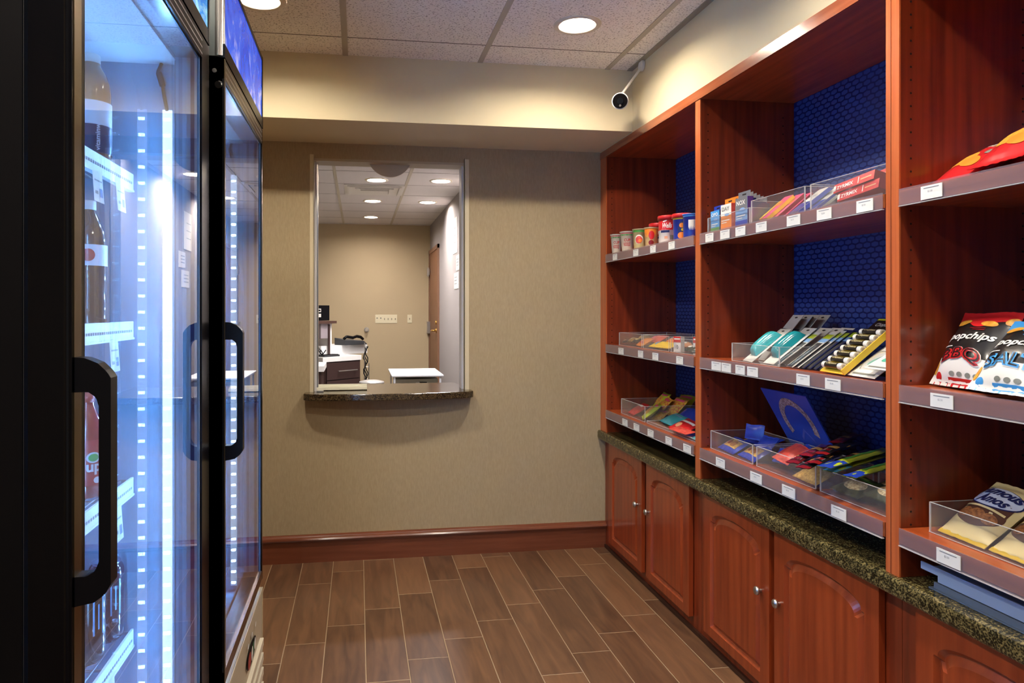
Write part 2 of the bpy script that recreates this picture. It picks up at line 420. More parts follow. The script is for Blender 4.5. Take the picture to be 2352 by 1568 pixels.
# the ceiling is opened above each lamp by hanging the can just below the tile plane
def place_lamps():
    lobby=[(.873,2.745,'white round downlight in the ceiling near the security camera'),
           (-.362,2.70,'round downlight partly behind the lit blue header of the far cooler'),
           ]
    for x,y,l in lobby: downlight('downlight',l,x,y,ZC-.001,.070,LAMP,(1.0,.90,.76),'downlights of the shop ceiling')
    for x,y,l in ((.873,1.50,'round ceiling downlight beyond the top of the view, before the middle shelves'),(-.362,1.48,'round ceiling downlight beyond the top of the view, above the coolers'),(.873,.26,'round ceiling downlight beside the viewer, on the shelf side'),(-.362,.26,'round ceiling downlight beside the viewer, on the cooler side')):
        downlight('downlight',l,x,y,ZC-.001,.070,LAMP,(1.0,.90,.76),'downlights of the shop ceiling outside the view')
    off=[(.160,6.30,(1,.93,.88),'round office ceiling light in front of the air vent, nearest of the left row'),
         (.730,6.26,(.80,.86,1),'cool white office ceiling light at the right, nearer one'),
         (.150,7.515,(1,.9,.82),'round office ceiling light just beyond the air vent'),
         (.732,7.518,(.80,.86,1),'cool white office ceiling light at the right, farther one'),
         (.730,5.00,(.92,.93,1),'round office ceiling light hidden above the window head'),
         (.155,8.824,(1,.9,.85),'round office ceiling light farthest back near the tan wall')]
    for x,y,c,l in off: downlight('downlight',l,x,y,ZC-.001,.078,OLAMP*(1.4 if y<5.5 else (1.0 if y<8 else .8)),c,'downlights of the office ceiling')
place_lamps()
ceilings=[o for o in C.objects if o.name.startswith('ceiling') and o.get('kind')=='structure']
lamps=[o for o in C.objects if o.name.startswith('downlight')]
for co in ceilings:
    tmp=[]
    for l in lamps:
        inoff=l.location.y>4
        if inoff!=('office' in co.data.materials[0].name): continue
        r=.082 if inoff else .074
        mb=MB(); mb.cyl((l.location.x,l.location.y,ZC-.05),(l.location.x,l.location.y,ZC+.09),r,'ceil',n=40); tmp.append(mb.build('cutter'))
    j=MB()
    for t_ in tmp:
        n=len(j.v); j.v+= [v.co.copy() for v in t_.data.vertices]
        for p in t_.data.polygons: j.f.append([n+i for i in p.vertices]); j.mi.append(0); j.sm.append(False)
    j.mats=[M['ceil']]; cut=j.build('cutter')
    md=co.modifiers.new('b','BOOLEAN'); md.operation='DIFFERENCE'; md.object=cut; md.solver='EXACT'
    dg=bpy.context.evaluated_depsgraph_get(); dg.update()
    me=bpy.data.meshes.new_from_object(co.evaluated_get(dg)); co.modifiers.clear(); co.data=me
    for t_ in tmp+[cut]: bpy.data.objects.remove(t_)

# office ceiling diffuser
mb=MB(); a=mat('vent_white',(205,200,192),0.5); d=mat('vent_dark',(96,90,80),0.8)
x0,x1,y0,y1=-.13,.43,6.55,7.10
mb.box(x0,x1,y0,y1,ZC-.006,ZC-.001,a)
mb.box(x0+.08,x1-.08,y0+.05,y0+.12,ZC-.009,ZC-.005,d); mb.box(x0+.14,x1-.14,y0+.16,y0+.22,ZC-.009,ZC-.005,d)
for k in range(3): mb.box(x0+.05+k*.05,x1-.05-k*.05,y0+.03+k*.09,y0+.05+k*.09,ZC-.022,ZC-.004,a)
mb.box(x0+.03,x0+.05,y0+.03,y1-.03,ZC-.018,ZC-.004,a); mb.box(x1-.05,x1-.03,y0+.03,y1-.03,ZC-.018,ZC-.004,a)
mb.box(x0+.12,x0+.14,y0+.1,y1-.12,ZC-.018,ZC-.004,a); mb.box(x1-.14,x1-.12,y0+.1,y1-.12,ZC-.018,ZC-.004,a)
mb.build('air_vent',label='square air vent in the office ceiling',cat='air vent')

# ---------------------------------------------------------------- security camera
sc_=thing('security_camera','white bullet security camera with black face in the corner above the shelves','camera',(1.146,2.985,2.214))
aim=(Vector((0,0,EYE))-Vector((1.146,2.985,2.214))).normalized()
mb=MB()
mb.cyl(aim*0.0,-aim*.10,.034,mat('camera_white',(226,222,214),0.4),n=28); mb.cyl(aim*.0,aim*.004,.0365,MATS['camera_white'],n=28)
mb.cyl(-aim*.10,-aim*.125,.030,MATS['camera_white'],r1=.02,n=28); mb.build('housing',sc_)
mb=MB(); mb.cyl(aim*.004,aim*.009,.0325,mat('camera_black_face',(10,7,6),0.3,spec=.15),n=28)
mb.cyl(aim*.009,aim*.014,.014,'black',n=20); mb.build('lens',sc_)
mb=MB(); sd=aim.cross(Vector((0,0,1))).normalized(); dn=Vector((0,0,-1))
mb.cyl(aim*.0095+dn*.02,aim*.013+dn*.02,.005,mat('camera_led',(96,88,84),0.4),n=12); mb.build('sensor_window',sc_)
mb=MB(); p0=-aim*.06+Vector((0.0,0,.02)); p1=Vector((1.300,3.10,2.418))-Vector((1.146,2.985,2.214))
mb.cyl(p0,p1,.006,MATS['camera_white'],n=12); mb.cyl(p1-Vector((.012,0,0)),p1,.026,MATS['camera_white'],n=20)
mb.build('mount_arm',sc_)
# ================================================================ BASE CABINETS
XF=1.305   # face of upper unit
def cathedral_door(w,h,knob_side,D=0.02):
    """door in local coords: face at x=0 looking -x, y 0..w, z 0..h"""
    mb=MB()
    def loop(m,x):
        sl=.052+m; l=sl; r=w-sl; bt=.036+m; sh=h-.088-m; pk=h-.044-m
        pts=[]
        for i in range(9): pts.append((l+(r-l)*i/8,bt))
        for i in range(1,9): pts.append((r,bt+(sh-bt)*i/8))
        na=24; sw=.012   # small shoulders then the arch
        a0=r-sw; a1=l+sw; c=(l+r)/2; hw=(a0-a1)/2
        pts.append((a0,sh))
        for i in range(1,na): 
            t=PI*i/na; pts.append((c+hw*math.cos(t),sh+(pk-sh)*math.sin(t)**.8))
        pts.append((a1,sh)); 
        for i in range(9): pts.append((l,sh+(bt-sh)*i/8))
        return [(x,p[0],p[1]) for p in pts[:-1]]
    L0=loop(0,0); n=len(L0)
    rect=[]
    for i,p in enumerate(L0):
        if i<=8: rect.append((0,(0 if i==0 else (w if i==8 else p[1])),0))
        elif i<16: rect.append((0,w,p[2]))
        elif i==16: rect.append((0,w,h))
        elif i<=16+25: rect.append((0,p[1],h))
        elif i==42: rect.append((0,0,h))
        else: rect.append((0,0,p[2]))
    loops=[rect,L0,loop(.008,.010),loop(.010,.011),loop(.027,.001)]
    vs=[v for l in loops for v in l]; fs=[]
    for k in range(len(loops)-1):
        for i in range(n):
            j=(i+1)%n; fs.append((k*n+i,k*n+j,(k+1)*n+j,(k+1)*n+i))
    mb.add(vs,fs,'door')
    cc=(.0005,w/2,h/2); last=loops[-1]
    mb.add([cc]+last,[(0,1+i,1+(i+1)%n) for i in range(n)],'door')
    # back and rims
    mb.add([(0,0,0),(0,w,0),(0,w,h),(0,0,h),(D,0,0),(D,w,0),(D,w,h),(D,0,h)],[(4,5,6,7),(0,1,5,4),(1,2,6,5),(2,3,7,6),(3,0,4,7)],'door')
    return mb
knob_mb=MB(); knob_mb.cyl((0,0,0),(-.012,0,0),.006,'steel',n=14)
vs=[(.0135*math.cos(PI/2*k/5),-.012-.0*k) for k in range(6)]
pr=[(.004,0),(.013,-.002),(.0145,-.006),(.0125,-.011),(.007,-.0135),(.0001,-.0145)]
n=20; vv=[];ff=[]
for r_,x_ in pr:
    for i in range(n): vv.append((x_-.010,r_*math.cos(2*PI*i/n),r_*math.sin(2*PI*i/n)))
for j in range(len(pr)-1):
    for i in range(n): ff.append((j*n+i,j*n+(i+1)%n,(j+1)*n+(i+1)%n,(j+1)*n+i))
knob_mb.add(vv,ff,'steel',True)
knob_me=None
units=[(2.600,YB-.001,[(3.138,3.576,'lo'),(2.660,3.086,'hi')],'cherry wood base cabinet with two arched doors against the tan back wall'),
       (1.565,2.5985,[(2.102,2.540,'lo'),(1.617,2.074,'hi')],'cherry wood base cabinet with two arched doors in the middle of the row'),
       (0.530,1.5635,[(1.064,1.497,'lo'),(.60,1.050,'hi')],'cherry wood base cabinet nearest the viewer, below the cookie shelf')]
for y0,y1,doors,lab in units:
    t=thing('base_cabinet',lab,'cabinet',(0,0,0),group='base cabinets under the granite counter')
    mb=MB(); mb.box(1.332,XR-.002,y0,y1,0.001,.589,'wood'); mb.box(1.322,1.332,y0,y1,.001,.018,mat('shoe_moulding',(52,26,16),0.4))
    mb.build('cabinet_body',t)
    for a,b,side in doors:
        d=cathedral_door(b-a,.526,side).build('door',t,loc=(1.310,a,.059),bev=0)
        md=d.modifiers.new('bevel','BEVEL'); md.width=.003; md.segments=2; md.limit_method='ANGLE'; md.angle_limit=R(60)
        ky=.046 if side=='lo' else (b-a)-.030
        k=knob_mb.build('knob',d,loc=(0,ky,.308)); k['label']='small round satin metal knob'
mb=MB()
pr=[(1.292,.592),(1.289,.597),(1.288,.604),(1.288,.625),(1.290,.632),(1.296,.636),(XR-.001,.636),(XR-.001,.5905),(1.3,.5905)]
n=len(pr); vs=[(p[0],y,p[1]) for y in (.5,YB-.001) for p in pr]
mb.add(vs,[(i,(i+1)%n,n+(i+1)%n,n+i) for i in range(n)]+[tuple(range(n)),tuple(range(n,2*n))],'gran')
mb.build('granite_counter',label='long green and gold speckled granite counter on the cherry cabinets',cat='counter')

# ================================================================ UPPER SHELVING UNIT
su=thing('shelving_unit','tall cherry wood shelving unit with three open bays on the granite counter','shelving unit',(0,0,0))
ZB=.6365; ZT=2.141
PIN=.032
def upright(y0,y1,name,holes):
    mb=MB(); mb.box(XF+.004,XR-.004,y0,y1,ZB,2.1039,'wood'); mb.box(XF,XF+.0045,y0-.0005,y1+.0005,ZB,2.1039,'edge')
    if y1-y0>.041 and holes==2: mb.box(XF-.0012,XF+.001,(y0+y1)/2+.004,(y0+y1)/2+.0055,ZB,2.1039,mat('edge_groove',(120,55,28),0.5))
    for sgn,yy in ((-1,y0),(1,y1)):
        if yy>3.65: continue
        for xx in (1.337,1.652):
            z=.70
            while z<2.05:
                vs=[(xx+.0028*math.cos(2*PI*i/8),yy+sgn*.0006,z+.0028*math.sin(2*PI*i/8)) for i in range(8)]
                mb.add(vs,[tuple(range(8))],'hole'); z+=PIN
    o=mb.build(name,su); return o
upright(3.602,YB-.002,'side_panel',1)
upright(2.556,2.595,'partition',1)
upright(1.543,1.586,'partition',2)
upright(.510,.550,'side_panel',1)
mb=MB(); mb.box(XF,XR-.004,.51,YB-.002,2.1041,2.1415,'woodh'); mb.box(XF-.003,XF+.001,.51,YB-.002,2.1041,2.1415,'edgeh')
mb.build('top_board',su)
BAYS=[(2.5955,3.6015),(1.5865,2.5555),(.5505,1.5425)]
for y0,y1 in BAYS:
    mb=MB(); xb=XR-.006
    mb.box(xb,xb+.004,y0,y1,ZB,2.1039,'blue0')
    py,pz=.037,.0183; r=0; z=ZB+.012
    while z<2.098:
        y=y0+(.01 if r%2 else .0285)
        while y<y1-.008:
            a,b,c=.0155,.0045,.0086
            vs=[(xb-.0004,y-a,z-b),(xb-.0004,y,z-c),(xb-.0004,y+a,z-b),(xb-.0004,y+a,z+b),(xb-.0004,y,z+c),(xb-.0004,y-a,z+b)]
            if y-a>y0 and y+a<y1: mb.add(vs,[(0,1,2,3,4,5)],'blue1')
            y+=py
        z+=pz; r+=1
    mb.build('back_panel',su,fix=False).data
# price tags per shelf: pixel spans
SH=[(1.545,1.580),(1.069,1.105),(.721,.757)]
TAGS={(0,0):[(1408,1417),(1455,1466),(1494,1506),(1536,1550)],
 (0,1):[(1421,1432),(1466,1477),(1499,1512),(1554,1569)],
 (0,2):[(1430,1441),(1456,1468),(1488,1501),(1529,1543),(1570,1587)],
 (1,0):[(1621,1639),(1655,1676),(1690,1712),(1737,1761),(1808,1838),(1877,1910),(1968,2006)],
 (1,1):[(1635,1656),(1658,1679),(1690,1711),(1717,1741),(1830,1860),(1896,1931)],
 (1,2):[(1645,1665),(1724,1750),(1797,1827),(1910,1944)],
 (2,0):[(2116,2165)],(2,1):[(2138,2190)],(2,2):[(2152,2207)]}
for bi,(y0,y1) in enumerate(BAYS):
    for si,(z0,z1) in enumerate(SH):
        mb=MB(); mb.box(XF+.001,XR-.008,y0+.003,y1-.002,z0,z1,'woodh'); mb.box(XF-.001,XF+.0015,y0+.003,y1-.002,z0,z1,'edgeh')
        sh=mb.build('shelf',su)
        mb=MB(); mb.box(XF-.006,XF-.0045,y0+.004,y1-.006,z0-.003,z1+.003,'film'); mb.box(XF-.008,XF-.001,y0+.004,y1-.006,z0-.005,z0-.003,'acredge')
        mb.build('label_strip',sh)
        for (ua,ub) in TAGS.get((bi,si),[]):
            a=onx(XF-.007,ub).y; b=onx(XF-.007,ua).y; h=.031; zb=z0-.001 if bi<2 else z0
            mb=MB(); mb.box(XF-.0085,XF-.0068,a,b,zb,zb+h,'tag')
            w_=b-a; fn=lambda x,y,b=b,zb=zb:(XF-.0088,b-x,zb+y)
            mb.quad(fn,w_*.14,w_*.86,h*.80,h*.86,'ink',1,1)
            mb.text('$2.50',fn,w_*.34,h*.48,h*.16,'ink')
            mb.build('price_tag',sh,fix=False)
# ================================================================ DRINKS COOLERS
def sign_mat(name,c0,c1,c2,sc,st,seed):
    m=bpy.data.materials.new(name); m.use_nodes=True; nt=m.node_tree; b=nt.nodes['Principled BSDF']
    tc=nt.nodes.new('ShaderNodeTexCoord'); mp=nt.nodes.new('ShaderNodeMapping'); mp.inputs['Scale'].default_value=sc; mp.inputs['Location'].default_value=(seed,seed,0)
    nz=nt.nodes.new('ShaderNodeTexNoise'); nz.inputs['Scale'].default_value=1; nz.inputs['Detail'].default_value=7; nz.inputs['Roughness'].default_value=.65; nz.inputs['Distortion'].default_value=.8
    sp=nt.nodes.new('ShaderNodeSeparateXYZ'); ml=nt.nodes.new('ShaderNodeMath'); ml.operation='MULTIPLY_ADD'; ml.inputs[1].default_value=-2.2; ml.inputs[2].default_value=4.33
    ad=nt.nodes.new('ShaderNodeMath'); ad.operation='MULTIPLY_ADD'; ad.inputs[1].default_value=1.0
    rp=nt.nodes.new('ShaderNodeValToRGB'); e=rp.color_ramp.elements
    e[0].position=.34; e[0].color=(*s2l(c0),1); e[1].position=.68; e[1].color=(*s2l(c2),1); x=e.new(.52); x.color=(*s2l(c1),1)
    L=nt.links.new
    L(tc.outputs['Object'],mp.inputs[0]); L(mp.outputs[0],nz.inputs['Vector']); L(tc.outputs['Object'],sp.inputs[0]); L(sp.outputs[2],ml.inputs[0])
    L(nz.outputs['Fac'],ad.inputs[0]); 
    sc2=nt.nodes.new('ShaderNodeMath'); sc2.operation='MULTIPLY'; sc2.inputs[1].default_value=.45; L(ml.outputs[0],sc2.inputs[0]); L(sc2.outputs[0],ad.inputs[2])
    L(ad.outputs[0],rp.inputs[0]); L(rp.outputs[0],b.inputs['Base Color']); L(rp.outputs[0],b.inputs['Emission Color'])
    b.inputs['Emission Strength'].default_value=st; b.inputs['Roughness'].default_value=.15
    MATS[name]=m; return m
M['sign1']=sign_mat('lit_blue_ice_graphic',(16,70,190),(40,130,215),(150,215,240),(10,10,9),.85,3)
M['sign2']=sign_mat('lit_blue_splash_graphic',(30,70,200),(52,96,226),(176,186,236),(9,9,8),.85,8)
M['kick']=mat('beige_kick_panel',(176,164,140),.5)
M['silver_frame']=mat('silver_frame',(190,198,206),.25,metal=.8)
M['rubber']=mat('door_gasket',(70,70,74),.6)
M['doorblk']=mat('cooler_black_door',(5,6,12),.25,spec=.25)
M['railw']=mat('white_shelf_rail',(216,220,232),.4)
M['wire']=mat('shelf_wire',(150,156,166),.35,metal=.6)
M['gold']=mat('door_trim_wall_reflection',(118,102,78),.3,metal=1)  # reflection of the tan wall is put into the metal colour
def cooler(lab,y0,y1,xf,ystile,zk):
    t=thing('drinks_cooler',lab,'cooler',(xf-.35,(y0+y1)/2,0),group=None)
    o=Vector((xf-.35,(y0+y1)/2,0))
    def put(mb,name,par=t,**k):
        mb.v=[v-(o if par is t else Vector((0,0,0))) for v in mb.v]; return mb.build(name,par,**k)
    xb=xf-.72; xi=xf-.052     # body front plane
    w=.042; zi0,zi1=.42,1.803
    mb=MB()
    mb.box(xb,xi,y0,y0+.012,.0,2.08,'blackm'); mb.box(xb,xi,y1-.012,y1,.0,2.08,'blackm')
    mb.box(xb,xb+.012,y0,y1,0,2.08,'blackm'); mb.box(xb,xi,y0,y1,1.845,2.08,'blackm'); mb.box(xb,xi,y0,y1,.0,.40,'blackm')
    put(mb,'cabinet')
    mb=MB()
    mb.box(xb+.012,xi-.0005,y0+.012,y0+w,.40,1.845,'coolw'); mb.box(xb+.012,xi-.0005,y1-w,y1-.012,.40,1.845,'coolw')
    mb.box(xb+.012,xb+.04,y0+w,y1-w,.40,1.845,'coolw'); mb.box(xb+.04,xi,y0+w,y1-w,zi1,1.845,'coolc'); mb.box(xb+.04,xi,y0+w,y1-w,.40,zi0,'coolw')
    put(mb,'liner')
    # header with lit sign
    mb=MB()
    mb.box(xi+.0005,xf-.012,y0+.001,y1-.001,1.864,2.085,mat('header_case',(150,158,158),.25,metal=.7))
    mb.cyl((xf-.014,y0+.013,1.866),(xf-.014,y0+.013,2.085),.0135,'steel',n=20)
    mb.box(xi+.0005,xf+.001,y0+.004,y1-.001,1.862,1.893,'doorblk'); mb.box(xi,xf+.001,y0+.004,y1,2.075,2.087,'doorblk')
    mb.box(xf-.012,xf+.0015,y1-.012,y1,1.862,2.087,'doorblk'); 
    hd=put(mb,'header')
    mb=MB(); mb.box(xf-.010,xf-.001,y0+.016,y1-.012,1.893,2.075,'sign1' if y0<1 else 'sign2')
    mb.v=[v-o for v in mb.v]; s=mb.build('sign_panel',hd)
    # door
    zd0,zd1=.440,1.858; zg0,zg1=.470,1.812
    ya=y0+ystile; yb=y1-(.070 if y0<1 else .020); 
    mb=MB()
    mb.box(xi+.006,xf,y0,ya-.014,zd0,zd1,'doorblk'); mb.box(xi+.006,xf,yb,y1,zd0,zd1,'doorblk')
    mb.box(xi+.006,xf,ya-.014,yb,zg1,zd1,'gold' if y0>1 else 'doorblk'); mb.box(xi+.006,xf,ya-.014,yb,zd0,zg0,mat('door_bottom_rail',(96,66,44),.3,metal=.6))
    mb.box(xi+.008,xf-.004,ya-.014,ya,zg0,zg1,'blackm')
    mb.box(xf-.0005,xf+.0012,y0+.004 if y0<1 else y0+.002,y0+.025 if y0<1 else ya-.001,zd0,zd1,'gold')
    mb.cyl((xf-.006,y0+.0055,zd0),(xf-.006,y0+.0055,zd1),.0062,'steel' if y0>1 else 'doorblk',n=14)
    for k in range(3): mb.box(xf-.002,xf+.0008,y0+.016,yb,zg1+.006+k*.014,zg1+.009+k*.014,'steel')
    door=put(mb,'door')
    mb=MB(); mb.box(xi+.0005,xf-.022,yb-.003,yb-.0005,zg0,zg1,'coolw'); mb.box(xf-.022,xf-.0145,yb-.0035,yb-.0005,zg0,zg1,mat('door_seal_blue',(36,40,96),.4)); mb.box(xf-.0145,xf-.0045,yb-.003,yb-.0005,zg0,zg1,'coolw'); mb.box(xi+.0005,xf-.005,ya+.0005,ya+.003,zg0,zg1,'coolw'); mb.box(xi+.0005,xf-.005,ya,yb,zg1-.003,zg1-.0005,'silver_frame'); mb.v=[v-o for v in mb.v]; mb.build('inner_frame',door)
    mb=MB(); mb.box(xi-.002,xi+.0004,y0+.003,y1-.003,zd0+.01,zg0,'rubber'); mb.box(xi-.002,xi+.0004,y0+.003,y1-.003,zg1,zd1-.01,'rubber')
    mb.box(xi-.002,xi+.0004,y0+.003,ya-.01,zg0,zg1,'rubber'); mb.box(xi-.002,xi+.0004,yb,y1-.003,zg0,zg1,'rubber')
    mb.v=[v-o for v in mb.v]; mb.build('gasket',door)
    for xx in (xf-.005,xf-.030,):
        mb=MB(); mb.add([(xx,ya,zg0),(xx,yb,zg0),(xx,yb,zg1),(xx,ya,zg1)],[(0,1,2,3)],'glass')
        mb.v=[v-o for v in mb.v]; mb.build('glass_pane',door,fix=False)
    # handle
    yh=y0+.015; L_=MB(); z0,z1=(.952,1.236) if y0<1 else (.947,1.262); p=.040
    prof=[]
    outer=[(0,z1),(.012,z1-.001),(.026,z1-.007),(p-.004,z1-.017),(p,z1-.024),(p,z0+.024),(p-.006,z0+.013),(.022,z0+.004),(0,z0)]
    inner=[(0,z1-.040),(.016,z1-.040),(.024,z1-.046),(.027,z1-.056),(.027,z0+.050),(.023,z0+.040),(.014,z0+.034),(0,z0+.034)]
    hw=.011
    def pp(a,y): return (xf+a[0],y,a[1])
    # build as quads between outer and inner profiles resampled
    def res(pl,n):
        d=[0]
        for i in range(1,len(pl)): d.append(d[-1]+math.dist(pl[i],pl[i-1]))
        out=[]
        for k in range(n):
            s=d[-1]*k/(n-1); i=1
            while i<len(pl)-1 and d[i]<s: i+=1
            f=(s-d[i-1])/max(1e-9,d[i]-d[i-1]); out.append((pl[i-1][0]+(pl[i][0]-pl[i-1][0])*f,pl[i-1][1]+(pl[i][1]-pl[i-1][1])*f))
        return out
    # split in three segments so corners correspond
    segs=[(outer[0:5],inner[0:4]),(outer[4:6],inner[3:5]),(outer[5:],inner[4:])]
    O=[];I=[]
    for so,si in segs: O+=res(so,10); I+=res(si,10)
    n=len(O); vs=[pp(a,yh-hw) for a in O]+[pp(a,yh-hw) for a in I]+[pp(a,yh+hw) for a in O]+[pp(a,yh+hw) for a in I]
    fs=[]
    for i in range(n-1):
        fs+=[(i,i+1,n+i+1,n+i),(2*n+i,3*n+i,3*n+i+1,2*n+i+1),(i,2*n+i,2*n+i+1,i+1),(n+i,n+i+1,3*n+i+1,3*n+i)]
    L_.add(vs,fs,mat('handle_black',(8,9,16),.35,spec=.2)); L_.v=[v-o for v in L_.v]
    if y0>1: 
        L_.v=L_.v
    L_.build('handle',door)
    # LED strips on both mullions, lens dots facing in
    for yy,sg in ((y1-w-.001,-1),(y0+w+.001,1)):
        xs=xf-.074 if y0<1 else xf-.080
        mb=MB(); mb.box(xs-.009,xs+.009,min(yy,yy+sg*.006),max(yy,yy+sg*.006),zi0+.02,1.706,emis('led_diffuser',(.42,.62,1.0),LEDS*.14))
        z=zi0+.03
        while z<1.70:
            mb.box(xs-.006,xs+.006,min(yy+sg*.006,yy+sg*.009),max(yy+sg*.006,yy+sg*.009),z-.0028,z+.0028,emis('led_dot',(.17,.45,.98),LEDS*16)); z+=.0334
        put(mb,'led_strip')
    mb=MB(); yy=y1-w-.006
    mb.tube([(xf-.085,yy,zi1),(xf-.092,yy-.002,1.785),(xf-.083,yy-.004,1.76),(xf-.079,yy-.002,1.73),(xf-.074,yy,1.704)],.0035,'blackm'); mb.cyl((xf-.090,yy-.003,1.782),(xf-.082,yy-.004,1.755),.006,'blackm',n=10)
    put(mb,'led_cable')
    # kick panel with louvres
    mb=MB(); mb.box(xi-.03,xf-.001,y0+.004,y1-.003,.03,zk,'kick'); mb.box(xf-.002,xf+.001,y0+.004,y1-.002,zk-.006,zk,'trimw')
    mb.box(xf-.002,xf+.001,y1-.005,y1-.001,.03,zk,'trimw'); mb.box(xi-.03,xf-.02,y0+.03,y1-.03,0.0,.03,'blackm')
    kp=put(mb,'kick_panel')
    mb=MB()
    for k in range(5):
        z=.06+k*.045
        mb.box(xf-.0015,xf+.010,y0+.08,y1-.05,z+.012,z+.034,mat('louvre_cream',(206,196,172),.5)); mb.box(xf-.001,xf+.003,y1-.07,y1-.012,z-.002,z+.010,'blackm'); mb.box(xf-.001,xf+.002,y0+.06,y1-.05,z,z+.011,mat('louvre_slot',(40,36,30),.8))
    mb.v=[v-o for v in mb.v]; mb.build('louvre',kp)
    if y0>1:
        mb=MB(); yc=2.055; z=.325
        def P3(a,b,d=.003): return (xf+d,yc+a,z+b)
        mb.ell(lambda a,b:P3(a,b),0,0,.085,.030,'blackm'); mb.ell(lambda a,b:P3(a,b,.0045),-.045,-.002,.028,.022,mat('gauge_red',(150,36,34),.4))
        mb.ell(lambda a,b:P3(a,b,.0045),.022,.002,.018,.018,mat('gauge_green',(30,96,66),.4)); mb.ell(lambda a,b:P3(a,b,.0055),-.006,0,.014,.02,'white'); mb.ell(lambda a,b:P3(a,b,.0055),.048,.004,.014,.016,'white')
        for k in range(3): mb.ell(lambda a,b:P3(a,b,.003),-.06+k*.07,.045,.010,.007,'white')
        mb.v=[v-o for v in mb.v]; mb.build('thermostat_plate',kp)
        mb=MB(); mb.cyl((xf-.02,y0+.002,1.828),(xf-.02,y0-.008,1.828),.005,'steel',n=10); mb.cyl((xf-.01,y0+.002,1.80),(xf-.012,y0-.008,1.796),.008,'steel',n=10); put(mb,'hinge_pin')
    # wire shelves
    xs=xf-.145
    for zi,z in enumerate((1.566,1.262,.939,.625) if y0<1 else (1.40,1.07,.74)):
        mb=MB()
        mb.box(xb+.05,xs,y0+w+.002,y0+w+.008,z-.006,z-.001,'wire'); mb.box(xb+.05,xs,y1-w-.008,y1-w-.002,z-.006,z-.001,'wire')
        k=y0+w+.02
        xx=xb+.06
        while xx<xs-.01: mb.cyl((xx,y0+w+.004,z-.004),(xx,y1-w-.004,z-.004),.0022,'wire',n=5,caps=False); xx+=.019
        for yy in (y0+w+.15,y1-w-.15): mb.cyl((xb+.05,yy,z-.008),(xs,yy,z-.008),.003,'wire',n=6,caps=False)
        if y0>1: xs2=xs
        sh=put(mb,'shelf')
        mb=MB(); mb.box(xs-.001,xs+.004,y0+w+.004,y1-w-.004,z-.030,z+.004,'railw'); mb.box(xs-.006,xs+.006,y0+w+.004,y1-w-.004,z-.033,z-.029,'railw')
        q=y0+w+.02
        while q<y1-w-.02: mb.box(xs+.0035,xs+.0047,q,q+.006,z-.018,z-.013,'ink'); q+=.011
        mb.v=[v-o for v in mb.v]; mb.build('label_rail',sh)
        if y0<1:
            spots={0:[1.335,1.455],1:[1.42],2:[1.44],3:[1.40]}[zi]
            for yy in spots:
                mb=MB(); a=yy; tl=.018; hh=.058; ww=.048
                fn=lambda p,q,a=a,z=z: (xs+.007+.010*(.058-q)/.058,a+ww/2-p-(hh-q)*.30,z-.030-hh+q)
                mb.quad(fn,0,ww,0,hh,'tag',2,2)
                f2=lambda p,q: (lambda v:(v[0]+.0006,v[1],v[2]))(fn(p,q))
                mb.quad(f2,.006,.020,.010,.026,mat('tag_blue_mark',(40,86,170),.6),1,1); mb.quad(f2,.006,.042,.038,.041,'ink',1,1); mb.quad(f2,.028,.042,.014,.020,'ink',1,1)
                mb.v=[v-o for v in mb.v]; mb.build('price_tag',sh,fix=False)
    return t
cooler('black glass-door drinks cooler nearest the viewer, with bottles on lit shelves',.855,1.596,-.320,.049,.41)
cooler('black glass-door drinks cooler farther back, with a lit blue header and beige kick panel',1.660,2.306,-.300,.012,.413)

# ---- drinks
def bottle(name,lab,loc,prof,capr,caph,liquid,label,art,group='drinks on the cooler shelves',capm='white'):
    t=thing(name,lab,'bottle',loc,group=group)
    mb=MB(); mb.lathe(prof,liquid,n=28); mb.cyl((0,0,prof[0][1]),(0,0,prof[0][1]+.0005),max(prof[0][0],.01),liquid); mb.build('bottle_body',t)
    top=prof[-1][1]; mb=MB(); mb.lathe([(0.0005,top+caph),(capr*.9,top+caph),(capr,top+caph-.002),(capr,top-.004),(capr*.8,top-.004)],capm,n=24); mb.build('cap',t)
    if label:
        z0,z1,r,m=label; mb=MB(); mb.cyl((0,0,z0),(0,0,z1),r,m,n=32,caps=False)
        fn=lambda a,b,r=r:(( r+.0006)*math.sin(a/r+FACE),-(r+.0006)*math.cos(a/r+FACE),b)
        art(mb,fn,z0,z1,r); mb.build('label',t,fix=False)
    return t
FACE=R(18)   # direction of the label centre, turned toward the aisle
M['tea']=mat('amber_drink',(150,96,62),.12,coat=.6); M['dk']=mat('dark_drink',(40,36,52),.1,coat=.7); M['clearw']=mat('clear_water_bottle',(150,168,196),.08,coat=.8)
M['redd']=mat('red_drink_label',(176,40,62),.25,coat=.4); M['navyl']=mat('navy_label',(26,36,84),.35); M['whl']=mat('white_label',(214,220,232),.4)
M['grn']=mat('green_label',(30,170,90),.3); M['canb']=mat('black_can',(8,14,38),.12,coat=.4); M['sil']=mat('can_rim',(190,196,208),.25,metal=1)
PB=[(.030,0),(.035,.004),(.0355,.03),(.0345,.05),(.0355,.07),(.0355,.135),(.034,.15),(.027,.172),(.018,.186),(.0165,.192)]
